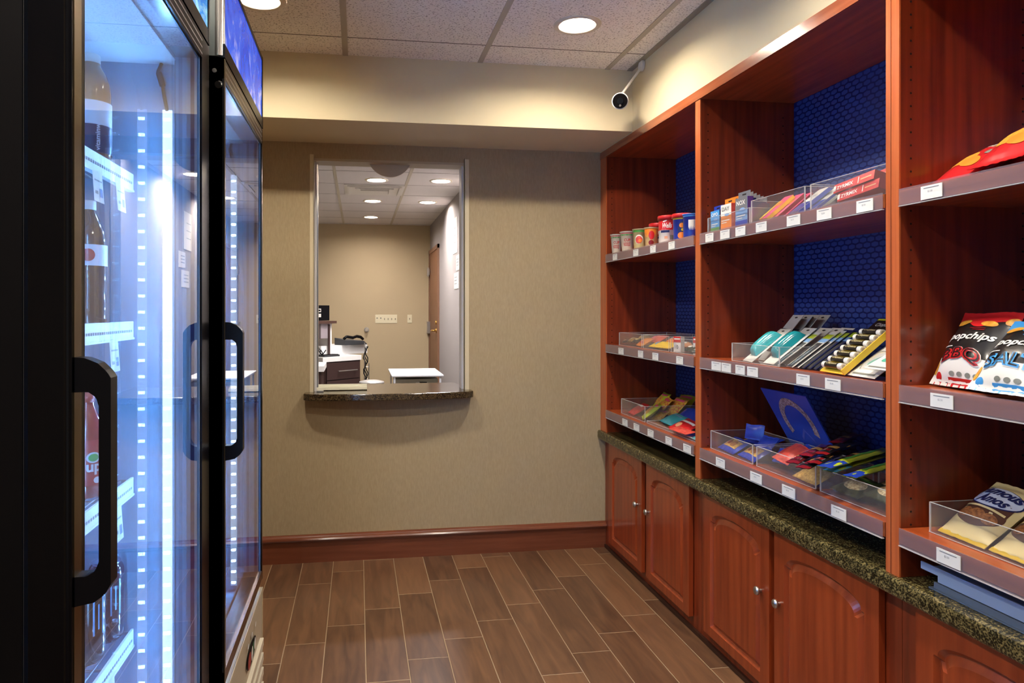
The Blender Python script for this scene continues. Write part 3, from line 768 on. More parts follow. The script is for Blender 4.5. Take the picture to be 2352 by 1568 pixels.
def art_vw(mb,fn,z0,z1,r):
    mb.quad(fn,-.10,.10,z0+.0,z0+.052,'navyl',40,2)
    f2=lambda a,b:fn(a,b) if False else tuple(c*1.0 for c in (Vector(fn(a,b))*1.0))
    g=lambda a,b:((r+.0012)*math.sin(a/r+FACE),-(r+.0012)*math.cos(a/r+FACE),b)
    for k in range(7): mb.quad(g,-.040,-.018,z0+.010+k*.006,z0+.0115+k*.006,'whl',6,1)
    mb.text('vitaminwater',g,.016,z0+.003,.008,'whl',wd=.075,bold=.02,rot=PI/2)
    mb.quad(g,-.04,-.012,z0+.066,z0+.0675,'navyl',8,1)
bx=onz(1.566,217,372)
yb_=1.50
def bpos(u,y,z): p=ony(y,u); return (p.x-.010,y,z+.001)
bottle('vitamin_drink_bottle','amber drink bottle with white cap and navy and white label on the top cooler shelf',bpos(222,1.44,1.5665),PB,.0165,.017,'tea',(.018,.115,.0362,M['whl']),art_vw)
bottle('water_bottle','dark clear drink bottle with a red dot on the second cooler shelf',bpos(216,1.45,1.2625),[(.030,0),(.032,.004),(.0325,.04),(.031,.06),(.0325,.08),(.0325,.15),(.03,.175),(.02,.2),(.013,.215),(.0125,.222)],.0135,.014,'dk',(.11,.15,.0331,M['whl']),lambda mb,fn,z0,z1,r:mb.ell(fn,0,z0+.02,.012,.012,'redd'))
def art_7(mb,fn,z0,z1,r):
    g=lambda a,b:((r+.0012)*math.sin(a/r+FACE),-(r+.0012)*math.cos(a/r+FACE),b)
    mb.ell(g,.012,z0+.052,.012,.010,'whl'); g2=lambda a,b:((r+.0018)*math.sin(a/r+FACE),-(r+.0018)*math.cos(a/r+FACE),b)
    mb.ell(g2,.012,z0+.052,.0085,.007,'grn'); mb.text('up',g2,.000,z0+.020,.020,'whl',bold=.03,wd=.026)
    mb.ell(g2,.018,z0+.010,.006,.006,'whl')
bottle('red_soda_bottle','red soda bottle with a green dot and white letters on the third cooler shelf',bpos(212,1.42,.9395),[(.027,0),(.031,.004),(.032,.05),(.030,.06),(.032,.08),(.032,.11),(.028,.135),(.018,.155),(.013,.17),(.0125,.18)],.0135,.014,mat('red_soda',(150,24,44),.1,coat=.7),(.024,.108,.0326,M['redd']),art_7,capm=mat('cap_red',(170,30,40),.4))
for k,(u,y,l) in enumerate(((214,1.42,'clear ribbed water bottle on the bottom visible shelf, behind the cooler handle'),(206,1.50,'clear ribbed water bottle at the far wall of the cooler, next to the black can'))):
    bottle('water_bottle',l,(-.585,y,.6265),[(.028,0)]+[(.031-(.0018 if i%2 else 0),.006+i*.012) for i in range(14)]+[(.026,.185),(.014,.205),(.013,.214)],.0135,.013,'clearw',None,None)
def can(lab,loc,body,txt,h=.157,r=.033):
    t=thing('drink_can',lab,'can',loc,group='drinks on the cooler shelves')
    mb=MB(); mb.lathe([(r*.74,0),(r*.86,.004),(r,.012),(r,h-.016),(r*.93,h-.009),(r*.80,h-.003)],body,n=36); mb.build('can_body',t)
    mb=MB(); mb.lathe([(r*.80,h-.003),(r*.82,h),(r*.78,h),(r*.74,h-.004),(.0005,h-.005)],'sil',n=36); mb.build('lid',t)
    mb=MB(); g=lambda a,b:((r+.0007)*math.sin(a/r+R(20)),-(r+.0007)*math.cos(a/r+R(20)),b)
    if txt: mb.text(txt,g,-.004,.035,.010,'sil',wd=.030,bold=.01)
    for k in range(3): mb.quad(g,.006+k*.009,.009+k*.009,.056+(k%2)*.01,.125-(k%2)*.012,mat('claw_blue',(120,190,240),.3),3,6)
    mb.build('artwork',t,fix=False)
    return t
p=(-.503,1.517,.6262)
can('tall black energy drink can at the far end of the low cooler shelf',p,'canb','MON')
can('slim dark can with a green stripe nearer the cooler door',(-.503,1.425,.6262),mat('dark_green_can',(14,40,34),.2,coat=.5),None,r=.028,h=.155)

# ================================================================ OFFICE BEYOND THE WINDOW
d1=thing('door_1',None,None,kind='structure')
mb=MB(); mb.box(XOR-.012,XOR-.001,8.56,9.56,0,2.04,mat('office_door_wood',(128,86,60),.45,noise=((112,72,48),(40,40,3),3))); 
mb.box(XOR-.022,XOR-.0005,8.50,8.56,0,2.09,mat('door_frame_brown',(120,84,62),.5)); mb.box(XOR-.022,XOR-.0005,9.555,YO-.001,0,2.09,MATS['door_frame_brown']); mb.box(XOR-.022,XOR-.0005,8.50,YO-.001,2.04,2.09,MATS['door_frame_brown']); mb.build('door_leaf',d1)
mb=MB(); yy=8.74; z=1.03
mb.cyl((XOR-.012,yy,z),(XOR-.022,yy,z),.032,'brass'); mb.tube([(XOR-.02,yy,z),(XOR-.060,yy,z),(XOR-.064,yy+.02,z),(XOR-.062,yy+.11,z-.004)],.010,'brass'); mb.cyl((XOR-.012,yy,z+.10),(XOR-.026,yy,z+.10),.026,'brass'); mb.build('door_handle',d1)
mb=MB(); mb.box(XOR-.05,XOR-.012,9.50,9.60,.97,1.13,'steel'); mb.build('strike_box',d1)
mb=MB(); mb.cyl((XOR-.035,9.53,1.74),(XOR-.035,9.53,1.86),.014,'steel'); mb.box(XOR-.05,XOR-.02,9.5,9.56,1.76,1.84,'steel'); mb.build('hinge',d1)
def plate(name,lab,x0,x1,z0,z1,n,cat='switch plate'):
    t=thing(name,lab,cat,((x0+x1)/2,YO,(z0+z1)/2))
    w_=x1-x0;h=z1-z0; mb=MB(); mb.box(-w_/2,w_/2,-.006,0,-h/2,h/2,mat('ivory_plate',(214,206,176),.4)); mb.build('cover_plate',t,bev=.002)
    for k in range(n):
        c=-w_/2+w_*(k+.5)/n
        mb=MB()
        if n>3 and k<2:
            mb.box(c-.014,c+.014,-.0085,-.005,-.032,.032,MATS['ivory_plate']); mb.box(c-.010,c+.010,-.010,-.008,.006,.016,'dgrey'); mb.build('rocker',t)
        else:
            mb.box(c-.005,c+.005,-.016,-.005,-.012,.010,mat('toggle',(120,112,92),.5)); mb.build('toggle',t)
plate('light_switch','wide ivory switch plate with six switches on the office back wall',.227,.521,1.108,1.222,6)
plate('light_switch','single ivory switch plate on the office back wall near the door',.660,.722,1.112,1.222,1)
t=thing('wall_knob','round metal knob on the office back wall left of the switch plates','door stop',(.110,YO,1.02))
mb=MB(); mb.cyl((0,0,0),(0,-.01,0),.033,'steel'); mb.build('base_plate',t); mb=MB(); mb.cyl((0,-.01,0),(0,-.045,0),.014,'steel',r1=.02); mb.cyl((0,-.045,0),(0,-.05,0),.02,mat('knob_rubber',(170,160,145),.6)); mb.build('bumper',t)
for lab,y0,y1,z0,z1 in (('narrow white notice high on the grey office wall',6.95,7.25,1.86,2.22),('white sheet of paper on the grey office wall, upper of two',6.75,7.0,1.68,1.83),('white sheet of paper on the grey office wall, lower of two',6.85,7.15,1.50,1.66)):
    mb=MB(); mb.box(XOR-.004,XOR-.001,y0,y1,z0,z1,'white'); fn=lambda a,b,y1=y1,z0=z0:(XOR-.0046,y1-a,z0+b)
    for k in range(3): mb.quad(fn,.03,(y1-y0)*.7,(z1-z0)*(.3+.2*k),(z1-z0)*(.3+.2*k)+.008,'ink',1,1)
    mb.build('paper_notice',label=lab,cat='paper',group='papers on the office wall',fix=False)
# desk (angled), cabinet, printer-like ledge, phone
DKW=mat('dark_office_cabinet',(58,40,38),.4); DKT=mat('white_laminate',(226,226,226),.35)
A=Vector((-.373,7.98,0)); B=Vector((.038,8.345,0)); dx=(B-A).normalized(); ang=math.atan2(dx.y,dx.x); Ld=(B-A).length
t=thing('office_desk','white-topped office desk with dark drawers seen through the window','desk',(A.x,A.y,0),(0,0,ang),group=None)
mb=MB(); mb.box(-.02,Ld,0,.75,.705,.76,DKT); mb.build('desk_top',t,bev=.002)
mb=MB(); mb.box(.02,Ld-.005,.02,.74,.0,.704,DKW); mb.build('drawer_pedestal',t)
for k,(z0,z1) in enumerate(((.50,.69),(.30,.49),(.08,.29))):
    mb=MB(); mb.box(.035,Ld-.03,-.002,.02,z0,z1,DKW); dr=mb.build('drawer',t,bev=.002)
    mb=MB(); mb.cyl((.18,-.03,(z0+z1)/2),(.46,-.03,(z0+z1)/2),.007,'steel',n=10); mb.cyl((.2,-.03,(z0+z1)/2),(.2,0,(z0+z1)/2),.005,'steel',n=8); mb.cyl((.44,-.03,(z0+z1)/2),(.44,0,(z0+z1)/2),.005,'steel',n=8); mb.build('drawer_handle',dr)
t=thing('side_desk','lower white desk return with a dark front at the left edge of the window','desk',(-.9,7.24,0))
mb=MB(); mb.box(0,.557,0,.60,.665,.72,DKT); mb.build('desk_top',t); mb=MB(); mb.box(0,.53,.02,.58,0,.664,DKW); mb.build('front_panel',t)
t=thing('desk_ledge','raised white ledge behind the office desk, carrying the telephone','ledge',(A.x+.16,A.y+.46,.7605),(0,0,ang))
mb=MB(); mb.box(-.28,Ld-.12,0,.35,0,.11,DKT); mb.build('ledge_box',t)
mb=MB(); mb.box(-.17,-.125,0,.35,.1105,.37,DKT); mb.build('upright_panel',t)
mb=MB(); mb.box(-.30,-.175,-.02,.33,.20,.37,mat('lilac_panel',(150,140,146),.5)); mb.box(-.20,-.172,-.03,-.02,.0,.36,DKW); mb.build('rear_panel',t)
mb=MB(); mb.box(-.42,-.10,-.06,.35,.3705,.40,mat('brown_shelf',(72,48,40),.5)); mb.build('ledge_shelf',t)
t=thing('desk_phone','dark grey telephone with its handset on the raised office ledge','telephone',(A.x+.27,A.y+.60,.871),(0,0,ang))
mb=MB(); vs=[(-.15,-.10,0),(.20,-.10,0),(.20,.10,0),(-.15,.10,0),(-.15,-.10,.06),(.14,-.10,.045),(.14,.10,.055),(-.15,.10,.085)]
mb.add(vs,[(0,1,2,3),(4,5,6,7),(0,1,5,4),(1,2,6,5),(2,3,7,6),(3,0,4,7)],'dgrey'); mb.build('phone_base',t,bev=.004)
mb=MB(); mb.tube([(-.14,-.06,.075),(-.10,-.06,.10),(0,-.06,.085),(.06,-.06,.10),(.12,-.06,.09),(.16,-.06,.062)],.018,'black'); mb.build('handset',t)
t=thing('black_device','black boxy device on the small brown shelf in the office','device',(A.x-.13,A.y+.42,1.162),(0,0,ang))
mb=MB(); mb.box(0,.22,0,.2,0,.18,'blackm'); mb.build('casing',t,bev=.004)
mb=MB(); mb.box(.04,.09,-.004,0,.10,.14,'white'); mb.box(.05,.08,-.006,-.003,.11,.13,'blackm'); mb.box(.04,.09,-.004,0,.04,.08,'white'); mb.build('indicator',t)
t=thing('keyboard','dark keyboard and cable pile at the left end of the office desk','keyboard',(A.x+.0,A.y+.03,.7605),(0,0,ang))
mb=MB(); mb.box(0,.22,0,.12,0,.02,'dgrey'); 
for i in range(8):
    for j in range(4): mb.box(.008+i*.026,.028+i*.026,.01+j*.027,.03+j*.027,.02,.026,'black')
mb.build('key_block',t)
mb=MB(); random.seed(3)
mb.tube([(-.10+.01*i,.05+.04*math.sin(i*1.3),.02+.03*(1+math.cos(i*1.9))+.10*max(0,1-i/6)) for i in range(14)],.006,'blackm'); mb.build('cable',t)
t=thing('cable_bundle','bundle of black cables hanging at the right end of the office desk','cables',(B.x+.035,B.y,0))
mb=MB()
for q in range(3): mb.tube([(.012*q+.018*math.sin(i*1.7+q),.02*math.cos(i*1.3+q*2),.86-.045*i) for i in range(10)],.006,'blackm',n=6)
mb.build('cable',t)
mb=MB(); mb.cyl((0.0,0,.40),(0,0,.905),.006,'steel'); mb.cyl((.05,0,.002),(.05,0,.66),.006,'steel'); mb.cyl((0,0,.62),(.05,0,.62),.005,'steel'); mb.cyl((0,0,.48),(.05,0,.48),.005,'steel'); mb.build('stand',t)
t=thing('round_stool','grey round-topped stool beside the office desk','stool',(.13,7.0,0))
mb=MB(); mb.lathe([(.0005,.60),(.07,.597),(.12,.585),(.125,.57),(.11,.56),(.0005,.558)],mat('silver_lid',(190,188,186),.3,metal=.5),n=30); mb.build('seat',t)
mb=MB(); mb.cyl((0,0,.02),(0,0,.56),.02,'steel'); mb.lathe([(.0005,0.03),(.15,.02),(.16,.001)],'steel'); mb.build('pedestal',t)
t=thing('utility_cart','white cart with a metal frame and small black display in the office','cart',(.30,5.70,.012))
mb=MB(); mb.box(-.035,.385,-.02,.64,.735,.75,mat('cart_white',(235,235,238),.35)); mb.build('top',t,bev=.004)
for sx,sy in ((-.02,0),(.35,0),(-.02,.61),(.37,.61)):
    mb=MB(); mb.box(sx,sx+.015,sy-.012,sy,.0,.734,MATS['cart_white']); mb.build('leg',t)
mb=MB(); mb.box(0,.34,.01,.5,.40,.715,mat('appliance_grey',(160,160,150),.35,metal=.3)); mb.box(.16,.26,.0,.012,.655,.70,MATS['appliance_grey']); ap=mb.build('appliance',t)
mb=MB(); mb.box(.19,.25,-.004,0,.662,.694,'black'); mb.build('display',ap)
# ================================================================ GOODS ON THE SHELVES
GOODS=[]; BINS=[]
def reg(o,Mx): GOODS.append((o,Mx.copy())); return o
def col(name,c,rough=.35,**k): return mat(name,c,rough,**k)
K=dict(
 red=col('pack_red',(196,34,38),.3,coat=.3), dred=col('pack_dark_red',(128,22,28),.3,coat=.3), orange=col('pack_orange',(232,132,44),.35), yellow=col('pack_yellow',(226,188,52),.35),
 gold=col('pack_gold',(206,168,92),.35,noise=((150,108,50),(120,120,120),3)), green=col('pack_green',(70,140,60),.35), lime=col('pack_lime',(176,190,44),.3,coat=.3), teal=col('pack_teal',(60,160,170),.3,coat=.3),
 aqua=col('blister_teal',(64,172,176),.2,coat=.6), blue=col('pack_blue',(34,62,168),.28,coat=.4), sky=col('pack_sky',(64,150,214),.3,coat=.3), navy=col('pack_navy',(28,36,86),.35), purple=col('pack_purple',(72,46,110),.35),
 white=col('pack_white',(226,224,216),.4), cream=col('pack_cream',(224,206,148),.32,coat=.3), black=col('pack_black',(26,25,26),.28,coat=.4), dgreen=col('pack_dark_green',(44,52,34),.35), brown=col('pack_brown',(84,50,36),.4),
 cookie=col('cookie_print',(176,112,60),.5,noise=((96,52,28),(160,160,160),3)), pink=col('pack_pink',(226,84,130),.35), coral=col('pack_coral',(222,92,78),.35,noise=((196,66,58),(60,60,60),2)), grey=col('pack_grey',(128,130,122),.4), silver=col('pack_silver',(170,174,184),.25,metal=.6),
 chip=col('chip_print',(228,170,60),.45,noise=((196,124,36),(90,90,90),3)), nut=col('nut_print',(206,190,150),.5,noise=((120,92,60),(150,150,150),3)), peach=col('pack_peach',(214,150,110),.4), lblue=col('pack_light_blue',(120,160,205),.35), maroon=col('pack_maroon',(84,24,30),.3,coat=.4),
 multi=col('gummy_print',(214,196,60),.35,noise=((190,60,60),(110,110,110),2)), dark=col('pack_deep_grey',(52,50,54),.35))
XS=Matrix.Rotation(-PI/2,4,'Z')
def place(x,y,z,lean=0,yaw=0,roll=0):
    """matrix: local -Y faces the aisle (-x), local +x runs toward the viewer, leans back by lean degrees"""
    return Matrix.Translation((x,y,z))@Matrix.Rotation(R(yaw),4,'Z')@XS@Matrix.Rotation(R(-lean),4,'X')@Matrix.Rotation(R(roll),4,'Y')
def finish(mb,name,Mx,label,cat,group,kids=(),**k):
    o=mb.build(name,label=label,cat=cat,group=group,**k); o.matrix_world=Mx
    return o
def bag(Mx,name,label,cat,w,h,t,base,art=None,group=None,seed=0,crimp='base',waist=.0,back=None,puff=.55,wr=.0022,topm=None,cr=.012):
    rd=random.Random(seed); ph=[rd.uniform(0,6) for _ in range(8)]
    def wrinkle(u,v):
        return wr*(math.sin(u*90/ w*.1+v*55+ph[0])*.5+math.sin(v*70-u*40+ph[1])*.5+math.sin((u*3+v)*60+ph[2])*.35)*(0.4+abs(v/h-.5)*1.6)
    def width(v): return w*(1-waist*math.sin(PI*v/h))
    def S(u,v,side=-1,lift=0.0):
        vv=min(max(v/h,0),1); uu=max(-1,min(1,2*u/w))
        prof=max(0,1-abs(uu)**2.4)**.8*max(0,math.sin(PI*min(1,max(0,(v-cr)/(h-2*cr)))))**puff if cr<v<h-cr else 0
        x=u*(1-waist*math.sin(PI*vv)); y=side*(t/2*prof+.0006)+wrinkle(u,v)*(.3+prof*.7)+.0016*math.sin(u*260+ph[3])*(1 if (v<cr or v>h-cr) else 0)*.5
        return Vector((x,y-lift,v+ .002*math.sin(u*60/ max(w,.05)*.1+ph[4])*vv))
    mb=MB(); nu,nv=22,30
    mb.grid(lambda a,b:S(-w/2+w*a,h*b,-1),nu,nv,base); mb.grid(lambda a,b:S(-w/2+w*a,h*b,1),nu,nv,back or base)
    for v0,v1 in ((0,cr),(h-cr,h)):
        if topm: mb.quad(lambda x,y:S(x,y,-1,.0006),-w/2,w/2,v0,v1,topm,20,2)
    if art:
        A=lambda lift:(lambda x,y:S(x-w/2,y,-1,lift))
        art(mb,A,w,h)
    o=mb.build(name,label=label,cat=cat,group=group,fix=False); o.matrix_world=Mx; return reg(o,Mx)
def carton(Mx,name,label,w,h,d,front,side,art=None,group=None,tab=None,cat='box',top=None):
    mb=MB(); mb.box(-w/2,w/2,0,d,0,h,side); mb.box(-w/2,w/2,-.0006,0,0,h,front)
    if top: mb.box(-w/2,w/2,0,d,h,h+.0006,top)
    if tab: mb.box(-w/2,w/2,d*.5,d*.5+.001,h,h+.022,tab); mb.box(-.012,.012,d*.5-.0006,d*.5-.0001,h+.009,h+.014,'hole')
    if art: art(mb,(lambda lift:(lambda x,y:(x-w/2,-.0006-lift,y))),w,h)
    o=mb.build(name,label=label,cat=cat,group=group,fix=False); o.matrix_world=Mx; return reg(o,Mx)
def tray(name,label,x0,x1,y0,y1,z,h,group='clear acrylic bins',front=None,floor=True,div=()):
    th=.003; zt=z+h; mb=MB(); e=.0012
    P_=[(x0,x0+th,y0,y1),(x1-th,x1,y0,y1),(x0,x1,y0,y0+th),(x0,x1,y1-th,y1)]+[(x0,x1,d,d+th) for d in div]
    for a in P_: mb.box(a[0],a[1],a[2],a[3],z+.001,zt,'acr')
    for a in P_: mb.box(a[0],a[1],a[2],a[3],zt,zt+e,'acredge')
    for xx in (x0-.0003,x1-th): 
        for yy in (y0,y1-th): mb.box(xx,xx+th,yy,yy+th,z+.001,zt,'acredge')
    mb.box(x0-.0008,x0,y0,y1,z+.001,z+.003,'acredge')
    mb.box(x0,x1,y0,y1,z+.0008,z+.0022,'acr')
    o=mb.build(name,label=label,cat='bin',group=group,fix=False); BINS.append(o); return o
yat=lambda x,u:onx(x,u).y
Z1,Z2,Z3=1.5805,1.1055,.7575

# ---------------- left bay, top shelf: cups and tubs
def cup(label,u,x,r0,r1,h,m,art,lid=None,tilt=None,group='instant meal cups on the top shelf',name='noodle_cup'):
    t=thing(name,label,'cup',(x,yat(x,u),Z1),tilt or (0,0,0),group=group); reg(t,Matrix.Translation((x,yat(x,u),Z1))@Euler(tilt or (0,0,0)).to_matrix().to_4x4())
    mb=MB(); mb.lathe([(.0005,0),(r0,0),(r0+.001,.003),(r1,h-.004),(r1+.003,h-.003),(r1+.003,h)],m,n=36)
    f0=R(-42)
    def fn(a,b,l=.0006):
        r=r0+(r1-r0)*b/h+l; th=PI+R(58)+a/r1; return (r*math.cos(th),r*math.sin(th),b)
    art(mb,fn,h); mb.build('cup_body',t,fix=False)
    mb=MB(); mb.lathe([(r1+.003,h+.0005),(r1+.0035,h+.001),(r1-.002,h+.002),(.0005,h+.002)] if not lid else lid[1],lid[0] if lid else 'silver_lid2',n=36); mb.build('lid',t)
    return t
M['silver_lid2']=mat('paper_lid',(206,206,200),.35)
def a_cup(mb,fn,h):
    mb.quad(fn,-.1,.1,h*.80,h*.86,K['green'],24,1); mb.quad(fn,-.1,.1,h*.90,h*.93,K['red'],24,1)
    mb.text('CUP',lambda a,b:fn(a,b,.0011),-.012,h*.50,h*.14,K['red'],bold=.02); mb.text('NOODLES',lambda a,b:fn(a,b,.0011),-.016,h*.26,h*.18,K['red'],wd=.040,bold=.02)
    mb.quad(fn,-.02,.03,h*.10,h*.12,K['gold'],8,1)
def a_soup(mb,fn,h):
    mb.quad(fn,-.1,.1,h*.84,h*.95,K['green'],24,1); mb.ell(fn,.0,h*.45,.022,.024,K['white']); mb.ell(lambda a,b:fn(a,b,.001),.0,h*.45,.018,.018,K['coral']); mb.ell(lambda a,b:fn(a,b,.0014),.006,h*.40,.009,.008,K['orange'])
    mb.quad(fn,-.1,.1,h*.02,h*.14,K['dred'],24,1)
def a_soup2(mb,fn,h):
    mb.quad(fn,-.1,.1,h*.5,h*.98,K['orange'],24,2); mb.ell(lambda a,b:fn(a,b,.001),.006,h*.60,.014,.02,K['red']); mb.ell(lambda a,b:fn(a,b,.001),.004,h*.22,.014,.012,K['dred'])
wc=mat('foam_cup',(214,206,184),.6)
cup('small foam noodle cup at the far left end of the top shelf',1416,1.338,.021,.030,.098,wc,a_cup)
cup('white foam noodle cup with red lettering facing out on the top shelf',1441,1.345,.026,.036,.098,wc,a_cup)
cup('cream soup cup with a red and orange bowl picture, right of the noodle cups',1470,1.350,.028,.034,.094,mat('soup_cup',(196,186,130),.5),a_soup)
cup('small orange and cream soup cup between the soup bowl cup and the red tubs',1496,1.365,.026,.032,.090,mat('soup_cup2',(206,186,130),.5),a_soup2)
def a_tub(mb,fn,h):
    mb.quad(fn,-.12,.12,h*.50,h*.995,K['red'],30,3); mb.quad(lambda a,b:fn(a,b,.0009),-.028,.012,h*.40,h*.49,K['navy'],10,1)
    mb.text('Wells',lambda a,b:fn(a,b,.0012),-.019,h*.58,h*.20,K['white'],wd=.042,shear=.3,bold=.02); mb.ell(lambda a,b:fn(a,b,.0012),-.008,h*.85,.010,h*.025,K['white'],a=.3)
    mb.quad(lambda a,b:fn(a,b,.0012),-.010,.004,h*.16,h*.26,K['peach'],3,3); mb.quad(lambda a,b:fn(a,b,.0012),.014,.030,h*.12,h*.30,K['grey'],3,3)
rl=lambda r,h:(K['red'],[(r+.003,h-.010),(r+.0045,h-.010),(r+.0045,h+.006),(r+.002,h+.009),(r-.004,h+.009),(r-.006,h+.006),(.0005,h+.006)])
cup('smaller red and white snack tub half hidden behind the big one',1512,1.43,.038,.040,.112,mat('tub_white',(222,220,210),.4),a_tub,lid=rl(.040,.112),name='snack_tub')
cup('big red and white snack tub with white script lettering on the top shelf',1534,1.358,.038,.040,.112,MATS['tub_white'],a_tub,lid=rl(.040,.112),name='snack_tub')
def a_mac(mb,fn,h):
    mb.quad(fn,-.12,.12,h*.84,h*.90,K['yellow'],30,1); mb.ell(lambda a,b:fn(a,b,.001),.002,h*.40,.020,.036,K['navy']); mb.ell(lambda a,b:fn(a,b,.0014),.002,h*.58,.012,.010,K['orange']); mb.ell(lambda a,b:fn(a,b,.0014),.000,h*.16,.018,.014,K['orange']); mb.ell(lambda a,b:fn(a,b,.0014),.026,h*.45,.008,.022,K['white'],a=.3)
    mb.ell(lambda a,b:fn(a,b,.0018),.004,h*.40,.006,.006,K['yellow'])
cup('blue cup with orange noodle picture and red lid at the right of the top shelf',1568,1.352,.036,.040,.100,K['blue'],a_mac,lid=rl(.040,.100),name='noodle_cup')
cup('blue cup with white panel partly hidden by the first partition',1590,1.345,.034,.036,.092,K['blue'],lambda mb,fn,h:(mb.quad(fn,-.012,.02,h*.3,h*.75,K['white'],6,3),mb.quad(fn,-.1,.1,h*.9,h*.98,K['sky'],20,1)),lid=(K['sky'],[(.038,.090),(.040,.094),(.0005,.096)]),name='noodle_cup')

# ---------------- left bay, middle shelf: sweets in bins
g='clear acrylic bins'
tray('acrylic_bin','clear bin of dark wrapped sweets at the left of the middle shelf',1.338,1.60,3.205,3.500,Z2,.066)
tray('acrylic_bin','clear bin of yellow and orange packets in the middle of the left middle shelf',1.338,1.60,2.905,3.190,Z2,.066)
tray('acrylic_bin','clear bin holding two small white and red boxes, beside the first partition',1.338,1.60,2.612,2.888,Z2,.062)
def packet(Mx,label,w,h,t,base,art=None,cat='packet',group=None,seed=0,name='snack_packet',**k): return bag(Mx,name,label,cat,w,h,t,base,art,group,seed,cr=.006,**k)
for i,(x,u,c,l) in enumerate(((1.37,1434,'brown','brown wrapped sweet at the front left of the first bin'),(1.40,1446,'gold','gold wrapped sweet lying behind the brown one in the first bin'),(1.39,1456,'dark','dark wrapped sweet in the middle of the first bin'),(1.47,1452,'brown','brown wrapped sweet at the back of the first bin'),(1.46,1470,'gold','pale gold wrapped sweet behind the orange packet'))):
    packet(place(x,yat(x,u),Z2+.012+.012*(i>2),70,15*i-20),l,.075,.055,.022,K[c],lambda mb,A,w,h:(mb.ell(A(.001),w*.5,h*.5,w*.22,h*.2,K['cream'])),seed=i,name='wrapped_sweet',cat='sweet',group='sweets in the first bin')
packet(place(1.362,yat(1.362,1466),Z2+.006,62,-8),'orange foil packet at the right of the first bin',.10,.075,.028,K['orange'],lambda mb,A,w,h:mb.quad(A(.001),w*.1,w*.9,h*.2,h*.35,K['red'],8,2),seed=11)
packet(place(1.368,yat(1.368,1505),Z2+.004,70,6),'yellow foil packet at the front of the second bin',.19,.060,.030,K['yellow'],lambda mb,A,w,h:(mb.ell(A(.001),w*.3,h*.5,w*.08,h*.3,K['lblue'])),seed=12)
packet(place(1.43,yat(1.43,1497),Z2+.022,60,-5),'pink and orange packet behind the yellow one in the second bin',.16,.07,.028,K['coral'],lambda mb,A,w,h:mb.quad(A(.001),w*.1,w*.5,h*.3,h*.7,K['pink'],8,3),seed=13)
packet(place(1.44,yat(1.44,1528),Z2+.022,60,8),'orange packet with a pale crest at the right back of the second bin',.12,.07,.026,K['orange'],seed=14)
def a_sm(mb,A,w,h): mb.quad(A(.0006),0,w,h*.62,h,K['red'],1,1); mb.quad(A(.0009),w*.1,w*.9,h*.80,h*.9,K['white'],1,1); mb.text('10',A(.0009),w*.2,h*.2,h*.25,K['dark'],rot=0)
carton(place(1.352,yat(1.352,1553),Z2+.003,0,22),'small_box','small white box with a red top standing in the third bin',.040,.066,.022,K['white'],K['white'],a_sm,'small white and red boxes')
carton(place(1.40,yat(1.40,1600),Z2+.003,0,10),'small_box','small white and red box farther right, half behind the partition',.045,.066,.022,K['white'],K['white'],a_sm,'small white and red boxes')
for i,(x,u,c) in enumerate(((1.358,1568,'dgreen'),(1.375,1580,'grey'),(1.352,1586,'dgreen'),(1.42,1576,'peach'))):
    packet(place(x,yat(x,u),Z2+.004+.012*(i%2),72,25*i),('dark green wrapped sweet in front of the small boxes','grey wrapped sweet between the two green ones','dark green wrapped sweet nearest the partition','pinkish wrapped sweet behind the green ones')[i],.07,.055,.024,K[c],lambda mb,A,w,h:mb.ell(A(.001),w*.5,h*.5,w*.2,h*.2,K['white']),seed=20+i,name='wrapped_sweet',cat='sweet',group='sweets in the third bin')

# ---------------- left bay, bottom shelf: gummies
tray('acrylic_bin','clear bin of gummy bags at the left of the bottom shelf',1.338,1.66,3.165,3.470,Z3,.075)
tray('acrylic_bin','long clear bin of red and teal packets beside the first partition, bottom shelf',1.338,1.66,2.612,3.145,Z3,.012)
def a_gum(mb,A,w,h): mb.ell(A(.001),w*.5,h*.45,w*.3,h*.28,K['multi']); mb.quad(A(.001),w*.15,w*.85,h*.78,h*.9,K['pink'],6,2)
packet(place(1.365,yat(1.365,1443),Z3+.004,60,-6),'red packet at the left of the gummy bin',.11,.095,.024,K['red'],lambda mb,A,w,h:mb.quad(A(.001),w*.2,w*.8,h*.6,h*.75,K['white'],5,2),seed=31,group='packets on the left bottom shelf')
for i,(x,u,dz,ln,c,l) in enumerate(((1.36,1473,.004,52,'lime','yellow-green gummy bag at the front of the bin'),(1.42,1492,.02,48,'multi','speckled gummy bag behind the front one'),(1.50,1500,.03,40,'lime','yellow-green gummy bag leaning at the back with a pink top'),(1.47,1530,.02,45,'multi','speckled gummy bag right of the bin, behind the teal pouch'),(1.56,1556,.02,40,'lime','yellow gummy bag at the far back beside the blue pouches'),(1.40,1506,.002,55,'gold','tan gummy bag with clear window beside the bin corner'))):
    packet(place(x,yat(x,u),Z3+dz,ln,8*i-20),l,.12,.11,.03,K[c],a_gum,seed=40+i,group='gummy bags on the left bottom shelf',name='gummy_bag')
packet(place(1.385,yat(1.385,1528),Z3+.012,66,-4),'teal pouch lying in front of the gummy bags',.15,.085,.03,K['teal'],lambda mb,A,w,h:mb.quad(A(.001),w*.1,w*.9,h*.7,h*.8,K['lblue'],8,2),seed=50,group='packets on the left bottom shelf')
packet(place(1.47,yat(1.47,1566),Z3+.012,55,10),'deep blue pouch behind the red packets',.14,.10,.03,K['blue'],None,seed=51,group='packets on the left bottom shelf')
